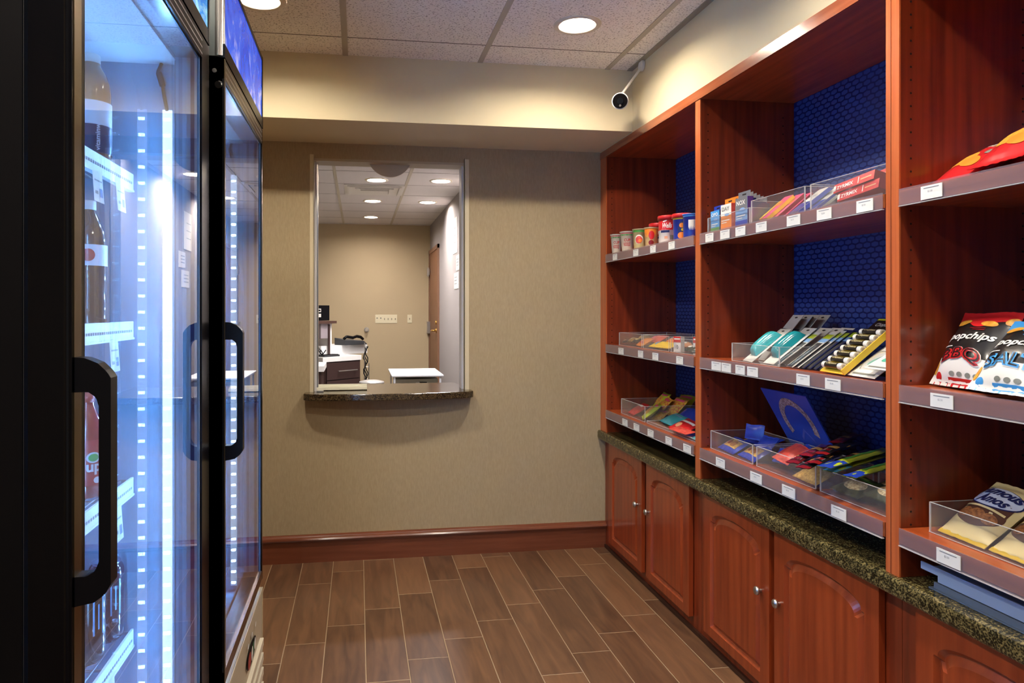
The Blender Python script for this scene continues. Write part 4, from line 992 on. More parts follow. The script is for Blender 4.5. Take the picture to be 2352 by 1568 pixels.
packet(place(1.50,yat(1.50,1592),Z3+.012,50,0),'turquoise and blue pouch against the partition',.13,.10,.03,K['teal'],lambda mb,A,w,h:mb.quad(A(.001),0,w,0,h*.4,K['blue'],8,3),seed=52,group='packets on the left bottom shelf')
def a_redp(mb,A,w,h): mb.quad(A(.001),w*.08,w*.92,h*.55,h*.68,K['white'],10,2); mb.ell(A(.001),w*.4,h*.3,w*.15,h*.15,K['peach'])
packet(place(1.352,yat(1.352,1551),Z3+.010,68,-4),'long red foil packet with white band in the right bin',.17,.10,.03,K['red'],a_redp,seed=53,group='packets on the left bottom shelf')
packet(place(1.40,yat(1.40,1588),Z3+.022,66,4),'red foil packet behind, touching the partition',.16,.10,.03,K['red'],a_redp,seed=54,group='packets on the left bottom shelf')
packet(place(1.325,yat(1.325,1560),Z3+.001,80,2),'flat orange-red packet at the shelf edge',.15,.05,.012,K['coral'],None,seed=55,group='packets on the left bottom shelf')
packet(place(1.318,yat(1.318,1582),Z3+.001,80,0),'flat teal packet at the shelf edge beside the partition',.11,.05,.012,K['teal'],lambda mb,A,w,h:mb.quad(A(.001),w*.5,w*.95,h*.2,h*.8,K['white'],5,2),seed=56,group='packets on the left bottom shelf')

# ---------------- middle bay, top shelf: medicine boxes
tray('acrylic_bin','low clear bin around the three medicine boxes',1.322,1.60,2.235,2.530,Z1,.058)
tray('acrylic_bin','tall clear bin with pink packets and a white and blue packet',1.322,1.60,1.935,2.228,Z1,.079)
tray('acrylic_bin','tall clear bin with red boxes beside the wide post',1.322,1.60,1.592,1.910,Z1,.079)
def a_med(c1,c2,txt,tc='white'):
    def f(mb,A,w,h):
        mb.quad(A(.0006),0,w,h*.55,h,K[c1],1,1); mb.quad(A(.0006),0,w,0,h*.20,K[c2],1,1)
        mb.text(txt,A(.0012),w*.12,h*.74,h*.16,K[tc],wd=w*.72,bold=.02); mb.quad(A(.0012),w*.1,w*.85,h*.34,h*.38,K['white'],1,1); mb.quad(A(.0012),w*.1,w*.6,h*.26,h*.29,K['white'],1,1); mb.ell(A(.0012),w*.6,h*.58,w*.22,h*.06,K['lblue'],n=16)
    return f
GM='medicine boxes on the top shelf'
def mx(x,u,dz=0,lean=0,yaw=0): return place(x,yat(x,u),Z1+dz,lean,yaw)
carton(mx(1.332,1633),'medicine_box','blue and green medicine box with a blue hang tab, leftmost',.074,.090,.030,K['sky'],K['navy'],a_med('sky','green','OPO'),GM,tab=K['blue'])
carton(mx(1.372,1641),'medicine_box','second blue medicine box just behind the leftmost one',.074,.094,.028,K['sky'],K['navy'],a_med('sky','green','OPO'),GM,tab=K['blue'])
carton(mx(1.332,1668),'medicine_box','white and orange medicine box with an orange hang tab',.074,.092,.032,K['orange'],K['coral'],a_med('white','orange','DAY','grey'),GM,tab=K['orange'])
carton(mx(1.372,1682),'medicine_box','orange medicine box with a tall tab behind the white and orange one',.072,.104,.028,K['orange'],K['coral'],a_med('orange','peach','DAY'),GM,tab=K['orange'])
carton(mx(1.332,1703),'medicine_box','pale blue medicine box with a dark purple side',.078,.100,.022,K['lblue'],K['purple'],a_med('silver','blue','NOX'),GM,tab=K['silver'])
for i in range(5):
    x=1.362+.030*i; carton(mx(x,1711+8*i,.0),'medicine_box',['purple medicine box directly behind the pale blue one','purple medicine box, second of the row behind','purple medicine box, third of the row behind','purple medicine box, fourth of the row behind','purple medicine box, last of the row at the back'][i],.070,.100,.022,K['purple'],K['navy'],None,GM,tab=K['silver'])
def a_pink(mb,A,w,h): mb.quad(A(.001),0,w*.35,0,h*.8,K['yellow'],4,4); mb.quad(A(.001),w*.1,w*.8,h*.55,h*.75,K['orange'],5,3)
for i,(x,u,c) in enumerate(((1.34,1752,'pink'),(1.355,1776,'pink'),(1.372,1794,'pink'))):
    carton(place(x,yat(x,u),Z1+.003,48,-10,4),'gum_pack',('pink and yellow packet leaning in the tall bin, leftmost','pink and orange packet leaning in the middle of the tall bin','pink packet leaning just right of the other two')[i],.072,.112,.012,K[c],K['yellow' if i==0 else 'dred'],a_pink,'pink packets',cat='packet')
for i,(x,u) in enumerate(((1.345,1822),(1.352,1846))):
    carton(place(x,yat(x,u),Z1+.003,52,-8),'foil_pack',('white and blue packet at the right of the pink ones','white and blue packet touching the corner of the tall bin')[i],.062,.125,.012,K['white'],K['blue'],lambda mb,A,w,h:(mb.quad(A(.001),0,w,0,h*.42,K['blue'],3,3),mb.text('ALKA',A(.002),w*.12,h*.6,h*.12,K['navy'],wd=w*.7)),'white and blue packets',cat='packet')
for i,(x,u,c) in enumerate(((1.345,1880,'grey'),(1.38,1896,'purple'),(1.42,1912,'purple'),(1.46,1926,'navy'))):
    carton(place(x,yat(x,u),Z1+.003,50,-14),'foil_pack',('grey foil packet at the left of the right bin','purple packet just behind the grey one','purple packet in the middle of the right bin','dark blue packet farthest back in the right bin')[i],.055,.105,.012,K[c],K['silver'],lambda mb,A,w,h:mb.quad(A(.001),w*.15,w*.85,h*.55,h*.75,K['lblue'],2,2),'dull foil packets',cat='packet')
def a_zyr(mb,A,w,h): mb.text('ZYRMIX',A(.001),w*.08,h*.28,h*.40,K['white'],wd=w*.42,bold=.02); mb.quad(A(.001),w*.62,w*.64,h*.15,h*.85,K['white'],1,1); mb.quad(A(.001),w*.68,w*.94,h*.4,h*.55,K['peach'],3,1); mb.quad(A(.001),-w*.0,w*.06,h*.2,h*.8,K['white'],1,1)
for i,(x,y,z,yaw) in enumerate(((1.352,1.765,.030,0),(1.340,1.735,.004,0),(1.40,1.79,.052,-5))):
    carton(place(x,y,Z1+z,15,yaw,0)@Matrix.Rotation(R(-6),4,'Y'),'medicine_box',('long red box with white lettering lying on another red box','long red box with white lettering at the bottom of the red pile','long red box lying behind at the top of the red pile')[i],.155,.026,.040,K['red'],K['dred'],a_zyr,'long red boxes')
carton(place(1.36,1.64,Z1+.003,40,0),'foil_pack','dark packet with a yellow corner against the wide post',.075,.13,.012,K['dark'],K['teal'],lambda mb,A,w,h:(mb.quad(A(.001),w*.5,w,h*.8,h,K['lime'],2,2),mb.quad(A(.001),0,w,h*.05,h*.15,K['peach'],2,2)),None,cat='packet')
carton(place(1.335,1.86,Z1+.003,30,0),'small_box','small white and red carton lying in front of the red boxes',.085,.030,.02,K['white'],K['red'],lambda mb,A,w,h:(mb.quad(A(.001),0,w*.35,0,h,K['dred'],1,1)),None)

# ---------------- middle bay, middle shelf
tray('acrylic_bin','clear bin with teal travel kits on the middle shelf',1.332,1.60,2.08,2.372,Z2,.064)
def blister(Mx,name,label,w,h,cardm,bubble,bm,art=None,group=None,cat='blister pack',hole=True):
    t=thing(name,label,cat,(0,0,0),group=group); t.matrix_world=Mx
    mb=MB(); mb.box(-w/2,w/2,0,.0012,0,h,cardm)
    if hole: mb.ell(lambda x,y:(x,-.0004,y),0,h-.012,.011,.0035,'hole',n=16)
    if art: art(mb,(lambda l:(lambda x,y:(x-w/2,-l,y))),w,h)
    mb.build('card',t,fix=False)
    if bubble:
        bx0,bz0,bw,bh,bd=bubble
        mb=MB()
        def S(a,b):
            uu=2*a-1; vv=2*b-1; p=max(0,(1-abs(uu)**3))**.5*max(0,(1-abs(vv)**4))**.5
            return (bx0+bw*(a-.5),-.001-bd*p,bz0+bh*b)
        mb.grid(S,16,20,bm); b_=mb.build('bubble',t,fix=False)
    return reg(t,Mx)
M['bub']=clear('clear_blister',refl=.12,haze=.10,hcol=(.8,.85,.85))
GK='teal travel kits'
blister(place(1.345,yat(1.345,1716),Z2+.004,50,-10),'travel_kit','teal capsule travel kit on a white card, left in the bin',.085,.175,K['white'],(0,.03,.052,.115,.032),K['aqua'],group=GK)
blister(place(1.355,yat(1.355,1764),Z2+.004,50,-10),'travel_kit','darker teal capsule kit with dark cap, right in the bin',.085,.185,K['white'],(0,.03,.050,.12,.034),mat('deep_teal_capsule',(28,138,146),.15,coat=.7),group=GK)
for i,(x,u) in enumerate(((1.40,1726),(1.44,1752),(1.48,1776),(1.52,1800))):
    blister(place(x,yat(x,u),Z2+.004,38,-10),'hanging_card',('grey hang card behind the left teal kit','grey hang card with a dark cap, second from left','grey hang card, third from left','grey hang card standing tallest at the right')[i],.085,.205,mat('card_grey',(178,176,172),.5),(0,.04,.05,.10,.02) if i<2 else None,K['dark'],group='grey hang cards behind the kits')
for i,(x,u) in enumerate(((1.40,1800),(1.44,1828),(1.48,1850))):
    blister(place(x,yat(x,u),Z2+.004,50,-10),'hanging_card',('pale hang card behind the right teal kit','pale hang card in the middle of the back row','pale hang card nearest the green cards')[i],.085,.185,K['white'],None,None,group='pale hang cards of the back row')
def a_tb(mb,A,w,h): mb.quad(A(.0008),0,w,h*.80,h*.92,K['lime'],3,2); mb.quad(A(.0008),0,w,h*.70,h*.80,K['lblue'],3,2); mb.quad(A(.0008),w*.1,w*.9,0,h*.68,K['dark'],3,2); mb.quad(A(.0012),w*.42,w*.58,h*.04,h*.60,K['silver'],1,2)
for i in range(9):
    x=1.345+.013*i; u=1772+13.5*i
    blister(place(1.340+.004*i,yat(1.340+.004*i,u),Z2+.004,52,-12),'toothbrush_pack',['dark toothbrush pack with green top, first beside the teal kit','dark toothbrush pack, second in the fanned row','dark toothbrush pack, third in the fanned row','dark toothbrush pack, fourth in the fanned row','dark toothbrush pack, in the middle of the fanned row','dark toothbrush pack, fourth from the yellow display','dark toothbrush pack, third from the yellow display','dark toothbrush pack, second from the yellow display','dark toothbrush pack touching the yellow display card'][i],.048,.170+.004*i,K['navy'] if i>4 else K['white'],None,None,a_tb,'fanned toothbrush packs',hole=False)
# lip balm display
ld=thing('lip_balm_display','yellow and black display card holding seven white-capped lip balm tubes','display'); ld.matrix_world=place(1.333,yat(1.333,1910),Z2+.002,50,-6); reg(ld,place(1.333,yat(1.333,1910),Z2+.002,50,-6))
mb=MB(); mb.box(-.062,.062,0,.003,0,.235,K['yellow']); mb.box(-.062,.062,-.0008,0,.185,.235,K['black']); mb.box(.058,.062,-.014,0,0,.235,K['yellow']); mb.box(-.062,.062,-.001,0,.228,.235,K['lime'])
mb.text('ChapStick',lambda x,y:(x,-.0012,y),-.045,.198,.018,K['white'],wd=.085,shear=.2); mb.build('card',ld,fix=False)
for i in range(7):
    mb=MB(); z=.018+i*.0245; mb.cyl((-.036,-.0105,z),(.030,-.0105,z),.0088,K['black'],n=18); mb.cyl((-.050,-.0105,z),(-.036,-.0105,z),.0092,K['white'],n=18); mb.cyl((.030,-.0105,z),(.048,-.0105,z),.0098,K['white'],n=18); mb.cyl((.048,-.0105,z),(.0485,-.0105,z),.006,mat('cap_grey',(170,168,160),.5),n=14)
    fn=lambda x,y,z=z:(x,-.0105-.0091*math.cos(y/.0088),z+.0091*math.sin(y/.0088))
    mb.text('ChapStick',fn,-.030,-.004,.008,K['cream'],wd=.052,bold=.02); mb.build('lip_balm_tube',ld,fix=False)
def a_wh(mb,A,w,h): mb.ell(A(.001),w*.5,h*.45,w*.35,h*.13,mat('mint_print',(90,190,160),.3),a=.7); mb.ell(A(.0014),w*.55,h*.56,w*.3,h*.06,K['blue'],a=.7); mb.quad(A(.001),w*.1,w*.9,h*.05,h*.09,K['grey'],2,1)
blister(place(1.335,yat(1.335,1976),Z2+.004,55,-4),'earplug_pack','white pack with mint and blue print right of the yellow display',.115,.17,K['white'],(0,.03,.08,.08,.014),M['bub'],a_wh,'white packs beside the wide post')
blister(place(1.40,yat(1.40,2040),Z2+.004,48,-4),'earplug_pack','dark-backed white pack behind, half hidden by the wide post',.115,.20,K['navy'],(0,.03,.08,.08,.014),M['bub'],a_wh,'white packs beside the wide post')
blister(place(1.328,yat(1.328,2022),Z2+.003,62,-4),'earplug_pack','white pack with pale print touching the wide post at the front',.10,.14,K['white'],None,None,a_wh,'white packs beside the wide post')

# ---------------- middle bay, bottom shelf
tray('acrylic_bin','clear bin of blue cookie packets at the left of the middle bottom shelf',1.338,1.530,2.245,2.538,Z3,.068)
tray('acrylic_bin','clear bin with a coral packet and jerky in the middle bottom shelf',1.338,1.530,1.907,2.222,Z3,.068)
tray('acrylic_bin','clear bin of dark nut bags beside the wide post, bottom shelf',1.338,1.530,1.592,1.888,Z3,.068)
def a_blue(mb,A,w,h): mb.quad(A(.001),w*.14,w*.86,h*.25,h*.75,K['gold'],10,5); mb.ell(A(.0016),w*.6,h*.5,w*.14,h*.2,K['cookie']); mb.ell(A(.0016),w*.33,h*.5,w*.1,h*.14,K['dred'])
GB='blue cookie packets'
for i,(x,y,dz,ln,yw,w_,l) in enumerate(((1.356,2.462,.004,60,-6,.138,'blue packet at the front left corner of the cookie bin'),(1.356,2.322,.004,60,-6,.132,'bright blue packet at the front right of the cookie bin'),(1.430,2.455,.016,74,4,.13,'gold-centred packet lying behind the front blue ones'),(1.435,2.318,.016,74,-4,.12,'gold-centred packet beside the divider of the two bins'),(1.44,2.39,.036,74,10,.13,'gold-centred packet on top of the pile in the cookie bin'))):
    packet(place(x,y,Z3+dz,ln,yw),l,w_,.080,.020,K['blue'],a_blue,seed=60+i,group=GB,name='cookie_packet')
for i,(x,y,dz,ln,yw,l) in enumerate(((1.42,2.375,.060,12,25,'plain deep blue packet end standing upright in the cookie bin'),(1.40,2.285,.045,45,10,'plain blue packet end near the corner where the two bins meet'),(1.39,2.165,.020,40,10,'plain blue packet end right above the coral packet'),(1.47,2.19,.030,40,-15,'plain blue packet end leaning before the placard'),(1.45,2.06,.030,45,0,'blue packet end left of the jerky sticks'))):
    packet(place(x,y,Z3+dz,ln,yw),l,.075,.055,.012,K['blue'],None,seed=70+i,group=GB,name='cookie_packet')
packet(place(1.356,2.13,Z3+.006,60,-10),'coral red crinkled packet at the front of the middle bin',.120,.095,.030,K['coral'],None,seed=80,wr=.004)
packet(place(1.44,2.14,Z3+.006,76,0),'pale pinkish packet lying flat behind the bin corner',.12,.09,.02,K['peach'],lambda mb,A,w,h:mb.ell(A(.001),w*.3,h*.6,w*.18,h*.25,K['cookie']),seed=81)
def a_jerk(mb,A,w,h): mb.quad(A(.0008),0,w,h*.0,h*.12,K['dred'],3,3); mb.quad(A(.0008),w*.2,w*.8,h*.20,h*.32,K['silver'],3,2); mb.quad(A(.0012),w*.25,w*.75,h*.20,h*.32,K['dred'],2,2); mb.quad(A(.0008),w*.1,w*.9,h*.42,h*.56,K['gold'],3,3)
jl=['leftmost jerky stick with a red end, in front','red and black jerky stick, second in the pile','black jerky stick with gold print, third in the pile','red and black jerky stick lying across the middle','black jerky stick behind the middle one','black jerky stick with gold window near the back','dark jerky stick at the back of the pile','dark jerky stick touching the blue back panel']
def lay(p0,p1):
    d=(p1-p0).normalized(); Y=Vector((0,0,-1)); Y=(Y-d*Y.dot(d)).normalized(); X=Y.cross(d)
    m=Matrix((X,Y,d)).transposed().to_4x4(); m.translation=p0; return m,(p1-p0).length
JP=[((1818,1066),(1908,1018)),((1842,1078),(1946,1028)),((1866,1076),(1975,1030)),((1846,1050),(1940,1004)),((1884,1058),(1985,1014)),((1905,1042),(2000,1004)),((1915,1020),(1990,990)),((1930,1062),(2010,1034))]
for i in range(8):
    zz=.842+.012*(i in (3,4,5))+.022*(i==6); m_,L_=lay(onz(zz,*JP[i][0]),onz(zz+.010,*JP[i][1]))
    packet(m_,jl[i],.036,min(L_,.20),.011,K['black'] if i%3 else K['maroon'],a_jerk,seed=90+i,group='jerky sticks in the middle bin',name='jerky_stick',cat='snack stick')
packet(place(1.352,1.985,Z3+.006,62,-4),'blue-topped bag of golden trail mix at the front corner of the middle bin',.130,.095,.026,K['gold'],lambda mb,A,w,h:mb.quad(A(.001),0,w,h*.70,h*.98,K['sky'],10,4),seed=100)
for i,(a,b,l) in enumerate((((1862,1082),(2010,1038),'long yellow-green stick pack, rearmost of three'),((1893,1090),(2040,1046),'long yellow-green stick pack, in the middle of three'),((1950,1100),(2060,1066),'long yellow-green stick pack nearest the aisle'))):
    m_,L_=lay(onz(.838,*a),onz(.842,*b))
    packet(m_,l,.036,L_,.012,K['lime'],lambda mb,A,w,h:(mb.quad(A(.001),0,w,0,h*.25,K['blue'] if i else K['sky'],3,4),mb.quad(A(.001),w*.3,w*.6,h*.3,h*.9,K['green'],1,8)),seed=110+i,group='long yellow-green stick packs',name='stick_pack',cat='snack stick')
m_,L_=lay(Vector((1.36,1.86,Z3+.008)),Vector((1.50,1.80,Z3+.012)))
packet(m_,'pale blue stick pack at the left end of the nut bag bin',.045,L_,.014,K['lblue'],None,seed=115,name='stick_pack',cat='snack stick')
def a_nut(mb,A,w,h): mb.ell(A(.001),w*.5,h*.42,w*.34,h*.24,K['nut']); mb.quad(A(.001),w*.1,w*.5,h*.8,h*.86,K['lime'],4,2); mb.ell(A(.001),w*.5,h*.75,w*.3,h*.03,K['green'])
for i,(x,y,dz,l) in enumerate(((1.352,1.800,.006,'dark nut bag with an oval window at the front left of the bin'),(1.425,1.755,.022,'dark nut bag with an oval window lying behind the front one'),(1.435,1.660,.024,'dark nut bag farthest back beside the wide post'),(1.352,1.662,.004,'dark nut bag at the front corner beside the wide post'))):
    packet(place(x,y,Z3+dz,72,-4),l,.125,.100,.022,K['dgreen'],a_nut,seed=120+i,group='dark nut bags',name='nut_bag')
# placard
mb=MB(); xt,xb=1.432,1.517; y0,y1=2.092,2.352; zt,zb=1.008,.862
sl=Vector((xb-xt,0,zb-zt)).normalized()
zb2=Z3+.004; xb2=xb+(zb-zb2)*(xb-xt)/(zt-zb)
T=Vector((xt,y1,zt)); Bv=Vector((xb2-xt,0,zb2-zt)); W=Vector((0,y0-y1,0))
nrm=W.cross(Bv).normalized(); 
if nrm.x>0: nrm=-nrm
P4=lambda a,b,l=0:T+W*a+Bv*b+nrm*l
vs=[P4(0,0),P4(1,0),P4(1,1),P4(0,1)]; vb=[v-nrm*.004 for v in vs]
mb.add(vs+vb,[(0,1,2,3),(7,6,5,4),(0,4,5,1),(1,5,6,2),(2,6,7,3),(3,7,4,0)],mat('placard_blue',(40,72,176),.3))
arc=mat('pretzel_print',(104,68,62),.5,noise=((196,176,180),(140,140,140),3))
def arcpt(a,r): return (.52+ r*.34*math.cos(a), .44-r*.36*math.sin(a))
mb.grid(lambda a,b:P4(*arcpt(R(-25)+R(235)*a,.72+.28*b),.0008),30,3,arc)
mb.grid(lambda a,b:P4(.42+.25*a,.50+.05*b+.28*abs(a-.5),.0006),6,2,mat('placard_pale',(90,100,190),.4))
pl_=mb.build('blue_placard',label='tilted blue picture placard with a curved pretzel, behind the cookie bin',cat='placard',fix=False)

# ---------------- right bay
def a_dor(mb,A,w,h):
    mb.ell(A(.001),w*.40,h*.40,w*.22,h*.13,K['chip'],a=.5); mb.ell(A(.0015),w*.62,h*.32,w*.20,h*.10,K['orange'],a=-.3); mb.text('Crisp',A(.001),w*.18,h*.62,h*.16,K['white'],wd=w*.62,shear=.3,bold=.03); mb.ell(A(.0014),w*.75,h*.5,w*.06,h*.05,K['grey']); mb.quad(A(.001),w*.02,w*.98,h*.955,h*.975,K['white'],10,1)
GR='red chip bags on the top shelf of the right bay'
for i,(x,y,dz,ln,yw,l) in enumerate(((1.36,1.470,.004,60,-8,'red chip bag with orange chips, farthest left on the top shelf'),(1.40,1.41,.020,56,-6,'red chip bag lying over the leftmost one'),(1.36,1.33,.022,56,-6,'red chip bag with white script in the middle of the pile'),(1.49,1.27,.05,52,0,'red chip bag with a white seam at the back of the pile'),(1.38,1.18,.05,55,-8,'red chip bag on top at the right edge of the view'))):
    bag(place(x,y,Z1+dz,ln,yw),'chip_bag',l,'chip bag',.15,.20,.045,K['red'],a_dor,GR,seed=130+i)
def a_pop(c,c2,word):
    def f(mb,A,w,h):
        mb.quad(A(.0008),0,w,0,h*.34,K['white'],16,8); mb.quad(A(.0009),0,w,h*.90,h,K[c],16,3); 
        mb.grid(lambda a,b:A(.0009)(w*(.98*a+.01),h*(.80+.10*b+.05*(1-b)*math.sin(a*9))),16,4,K[c])
        for cx,cy,rx,ry,a in ((.18,.83,.14,.045,.1),(.66,.80,.13,.04,-.1),(.93,.86,.08,.05,.4),(.07,.20,.05,.09,-.2)): mb.ell(A(.0016),w*cx,h*cy,w*rx,h*ry,K['chip'],a=a)
        mb.text('popchips',A(.0022),w*.12,h*.54,h*.125,K['white'],wd=w*.76,shear=.25,bold=.025)
        mb.quad(A(.0018),w*.05,w*.28,h*.475,h*.487,K['white'],4,1)
        mb.quad(A(.0018),w*.42,w*.66,h*.725,h*.735,K[c2],4,1); mb.quad(A(.0018),w*.48,w*.66,h*.70,h*.712,K[c2],4,1)
        # lettering with outline
        f_=A(.0024); f3=A(.0034); f4=A(.0044)
        mb.text(word,f_,w*.15,h*.225,h*.195,K['white'],wd=w*.68,bold=.045,arc=h*.05); mb.text(word,f3,w*.16,h*.235,h*.18,K[c],wd=w*.66,bold=.06,arc=h*.05); mb.text(word,f4,w*.17,h*.25,h*.16,K['black'],wd=w*.64,bold=-.012,arc=h*.05)
        for k in range(4): mb.ell(A(.0018),w*(.42+.13*k),h*.14,w*.045,h*.028,K['grey'],n=16)
        mb.quad(A(.0014),w*.35,w*.95,h*.03,h*.10,K[c],8,3); mb.ell(A(.0016),w*.16,h*.10,w*.06,h*.05,K[c])
    return f
GP='large chip bags on the middle shelf of the right bay'
bag(place(1.365,1.438,Z2+.001,28,-6),'chip_bag','black and white chip bag with red BBQ lettering on the middle shelf','chip bag',.175,.195,.06,K['black'],a_pop('red','dred','BBQ'),GP,seed=140,topm=K['red'])
bag(place(1.318,1.300,Z2+.001,38,-4),'chip_bag','black and white chip bag with blue SALT lettering on the middle shelf','chip bag',.185,.185,.06,K['black'],a_pop('sky','sky','SALT'),GP,seed=141,topm=K['sky'])
bag(place(1.43,1.30,Z2+.001,22,-8),'chip_bag','black chip bag with a red zigzag top, standing behind the SALT bag','chip bag',.175,.215,.06,K['black'],a_pop('red','dred','BBQ'),GP,seed=142,topm=K['red'])
bag(place(1.45,1.14,Z2+.001,25,-8),'chip_bag','black and blue chip bag at the right edge, behind the SALT bag','chip bag',.175,.20,.06,K['black'],a_pop('sky','sky','SALT'),GP,seed=143,topm=K['sky'])
def a_fam(mb,A,w,h):
    mb.ell(A(.0008),w*.5,h*.40,w*.44,h*.20,K['brown'],n=36); mb.quad(A(.0010),w*.08,w*.92,h*.44,h*.62,K['brown'],12,5)
    mb.ell(A(.0016),w*.5,h*.67,w*.47,h*.185,K['navy'],n=36); mb.ell(A(.0022),w*.5,h*.675,w*.455,h*.172,mat('pale_oval',(196,204,222),.35),n=36)
    mb.text('Famous',A(.0032),w*.07,h*.69,h*.145,K['navy'],wd=w*.86,shear=.35,bold=.035,arc=h*.012); mb.text('Amos',A(.0032),w*.20,h*.545,h*.145,K['navy'],wd=w*.62,shear=.35,bold=.035)
    mb.quad(A(.0022),w*.14,w*.90,h*.455,h*.485,K['cream'],8,1)
    for cx,cy,r in ((.28,.34,.12),(.52,.35,.16),(.76,.34,.13)): mb.ell(A(.0024),w*cx,h*cy,w*r,h*.075,K['cookie'])
    mb.quad(A(.001),0,w,0,h*.06,K['yellow'],10,2)
GF='cookie bags in the tray'
tray('acrylic_bin','clear tray of cream cookie bags on the bottom shelf of the right bay',1.352,1.66,.60,1.503,Z3,.072)
bag(place(1.366,1.430,Z3+.004,54,-3),'cookie_bag','cream cookie bag with navy script at the left front of the tray','cookie bag',.134,.190,.052,K['cream'],a_fam,GF,seed=150)
bag(place(1.364,1.290,Z3+.004,56,-3),'cookie_bag','cream cookie bag second from the left, with a small blue square','cookie bag',.134,.190,.052,K['cream'],lambda mb,A,w,h:(a_fam(mb,A,w,h),mb.quad(A(.003),w*.82,w*.92,h*.15,h*.20,K['blue'],2,2)),GF,seed=151)
bag(place(1.364,1.150,Z3+.004,56,-3),'cookie_bag','cream cookie bag cut off by the right edge of the view','cookie bag',.134,.190,.052,K['cream'],a_fam,GF,seed=152)
bag(place(1.500,1.365,Z3+.010,36,-4),'cookie_bag','cream cookie bag behind, with its plain top sticking up','cookie bag',.145,.20,.05,K['cream'],a_fam,GF,seed=153)
bag(place(1.50,1.21,Z3+.010,36,-4),'cookie_bag','cream cookie bag behind, at the right edge of the view','cookie bag',.145,.20,.05,K['cream'],a_fam,GF,seed=154)
for i,(x,y,l) in enumerate(((1.60,1.36,'grey-green bag behind the cookie bags, left one'),(1.60,1.20,'grey-green bag behind the cookie bags, right one'))):
    bag(place(x,y,Z3+.01,14,-3),'snack_bag',l,'bag',.15,.20,.035,K['grey'],None,'grey bags at the back of the tray',seed=160+i,wr=.004)
# pale blue trays lying on the counter under the right bay
PB_=mat('pale_blue_metal',(150,172,204),.35,metal=.2)
def bluetray(label,x0,z0,yl,h):
    mb=MB(); th=.004
    mb.box(x0,x0+.30,.70,yl,z0,z0+th,PB_)
    vs=[(x0,yl,z0),(x0,.70,z0),(x0-.016,.70,z0+h),(x0-.016,yl-.05,z0+h),(x0-.004,yl-.035,z0+h*.45),(x0-.004,yl+.0,z0+h*.45)]
    mb.add(vs+[(v[0]+.003,v[1],v[2]) for v in vs],[(0,1,2,3,4,5),(11,10,9,8,7,6)]+[(i,(i+1)%6,6+(i+1)%6,6+i) for i in range(6)],PB_)
    return mb.build('blue_tray',label=label,cat='tray',group='pale blue trays on the counter')
mb=MB()
mb.box(1.335,1.66,.70,1.505,.670,.675,PB_); mb.box(1.331,1.335,.70,1.455,.657,.689,PB_); mb.box(1.331,1.335,1.455,1.505,.672,.689,PB_); mb.box(1.64,1.66,.70,1.50,.6375,.670,PB_); mb.box(1.36,1.38,.72,.74,.6375,.670,PB_)
mb.build('blue_tray',label='pale blue metal tray with a raised lip, upper one on the granite counter',cat='tray',group='pale blue trays on the counter')
mb=MB(); mb.box(1.325,1.352,.70,1.475,.6368,.640,mat('grey_blue_sheet',(96,108,124),.3)); mb.box(1.330,1.334,.70,1.465,.640,.6545,MATS['grey_blue_sheet'])
mb.build('blue_tray',label='dull grey-blue tray lying flat under the pale blue one',cat='tray',group='pale blue trays on the counter')


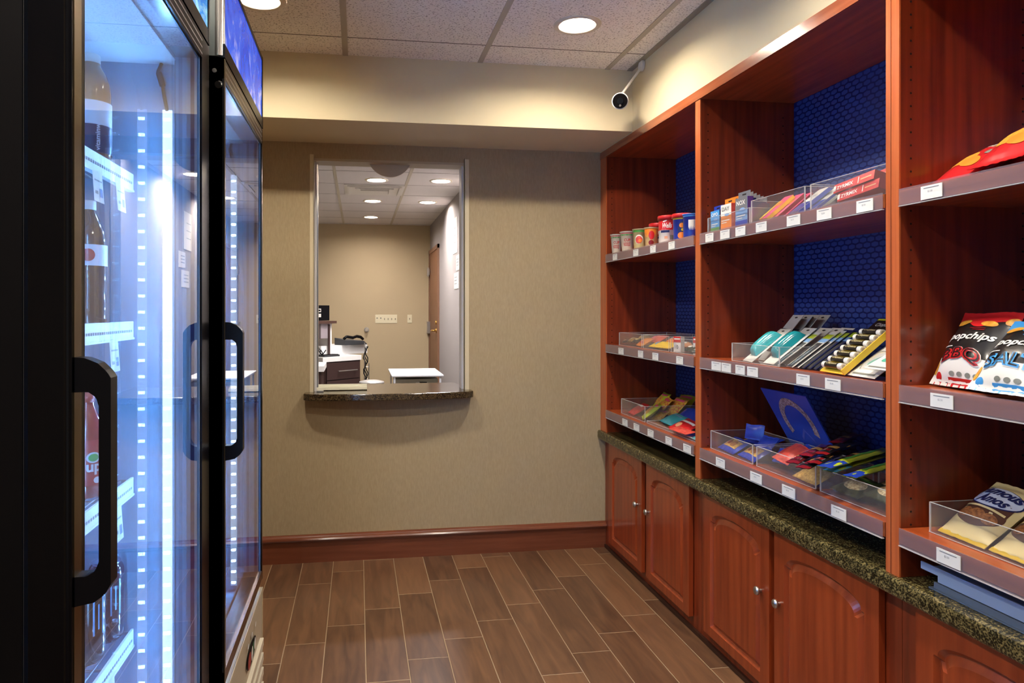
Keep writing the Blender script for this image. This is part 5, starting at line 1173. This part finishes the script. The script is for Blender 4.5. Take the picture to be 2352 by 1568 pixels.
# ---- resting place of every loose item: (scale, shift x, y, z) in the order built above
REST=[(1,0,0,0.0035),(1,0,0,0.0035),(1,0,0,0.0035),(1,0,0,0.0035),(1,0,0,0.0035),(1,0,0,0.0035),(1,0,0,0.0035),(1,0,0,0.0035),(0.64,0,0.032,0.0014),(1,0.005,0.032,0.0033),(1,0,0,0.0042),(0.76,0,-0.005,0.0023),(1,0.024,0.011,0.0044),(1,0,0,0.0014),(1,0,-0.032,0.0059),(1,0,0,0.0009),(0.76,0,-0.032,0.0005),(1,0,-0.011,0.0005),(1,0,0,0.0005),(1,0.024,0.02,0.0043),(1,0.08,0,0.0041),(1,0.016,-0.032,0.0057),(1,0,0.011,0.0057),(1,0,-0.032,0.001),(1,0.005,0,0.0009),(1,0.024,0,0.0009),(0.88,0,-0.032,0.0005),(1,0.016,0.011,0.0007),(1,0,0,0.0008),(0.64,0.005,0.02,0.0025),(1,0,0,0.0022),(1,0,0,0.001),(1,0.034,0,0.0012),(1,0,0,0.0024),(1,0.034,0,0.0026),(1,-0.01,0,0.0219),(1,0.024,0,0.0057),(0.88,0,-0.032,0.0035),(0.64,0,0,0.0035),(1,0,0,0.0035),(1,0,0,0.0035),(1,0,0,0.0035),(1,0,0,0.0035),(1,0,0,0.0035),(1,0,0,0.0035),(1,0,0,0.0035),(1,0,0,0.0035),(1,0,0,0.0111),(1,0,0,0.0111),(1,0,0,0.0111),(1,0,0,0.01),(1,0.016,0,0.01),(1,0,-0.032,0.0097),(0.64,0,-0.032,0.0064),(0.88,0.016,0.032,0.0406),(1,0,0.02,0.0097),(1,-0.01,-0.011,0.0177),(1,0,0,0.0177),(1,0.034,0,0.0177),(1,0.024,0,0.0082),(1,0.08,-0.02,0.0105),(1,0,0,0.0004),(1,0,0,0.0004),(1,0.024,-0.032,0.0002),(1,0.016,-0.032,0.0002),(1,0,-0.032,0.0002),(1,0,-0.032,0.0002),(1,0,0,0.0004),(1,0,0,0.0004),(1,0,0,0.0004),(1,0.016,0,0.0004),(1,0.005,0.02,0.0004),(1,0,-0.032,0.0004),(1,0,-0.005,0.0004),(1,0,0,0.0004),(1,0,0,0.0004),(1,0,0,0.0004),(1,0,0,0.0004),(1,0,0,0.0004),(1,0,0,0.0038),(1,0,0,0.0005),(1,0,0,0.0004),(1,-0.005,0.011,0.0276),(1,0,0,0.0008),(1,0,0,0.0012),(1,0,0,0.0034),(1,0,0,0.002),(1,-0.005,0,0.0049),(1,0,0,-0),(1,0,0,0.0007),(1,0,0,0.0005),(1,0,-0.011,0.0007),(1,0,0,0.0009),(1,0,-0.011,0.0333),(1,-0.005,0,0.002),(1,0,0,0.0035),(1,0,0,0.0036),(1,0,0,0.0148),(1,0,-0.005,0.0048),(1,0,0,0.0191),(1,0.005,0,0.0045),(1,0,0,0.0035),(1,0,0,0.0033),(1,0,0,0.0014),(1,0.034,-0.032,0.0059),(1,0,0,0.0202),(1,0,0,0.0056),(1,0,0,0.0053),(1,-0.005,0,0.0115),(1,0,0,0.0014),(1,-0.005,0.005,0.0213),(1,-0.005,0.005,0.0285),(1,0,-0.005,0.0014),(1,0.06,-0.011,0.0011),(1,-0.01,0,0.0011),(1,-0.005,-0.02,0.0009),(1,0.005,0,0.0011),(1,0,0,0.0034),(1,-0.01,-0.032,0.0097),(1,0,0,0.0032),(1,0,0,0.0034),(1,0,0,0.001),(1,0,0,0.0012),(1,0,0,0.0013),(1,0,0,0.0005),(1,0,0,0.0004),(1,0,0,0.0001),(1,0,0,-0)]
for (o,Mx),(k,a,b,c) in zip(GOODS,REST): o.matrix_world=Matrix.Translation((a,b,c))@Mx@Matrix.Scale(k,4)
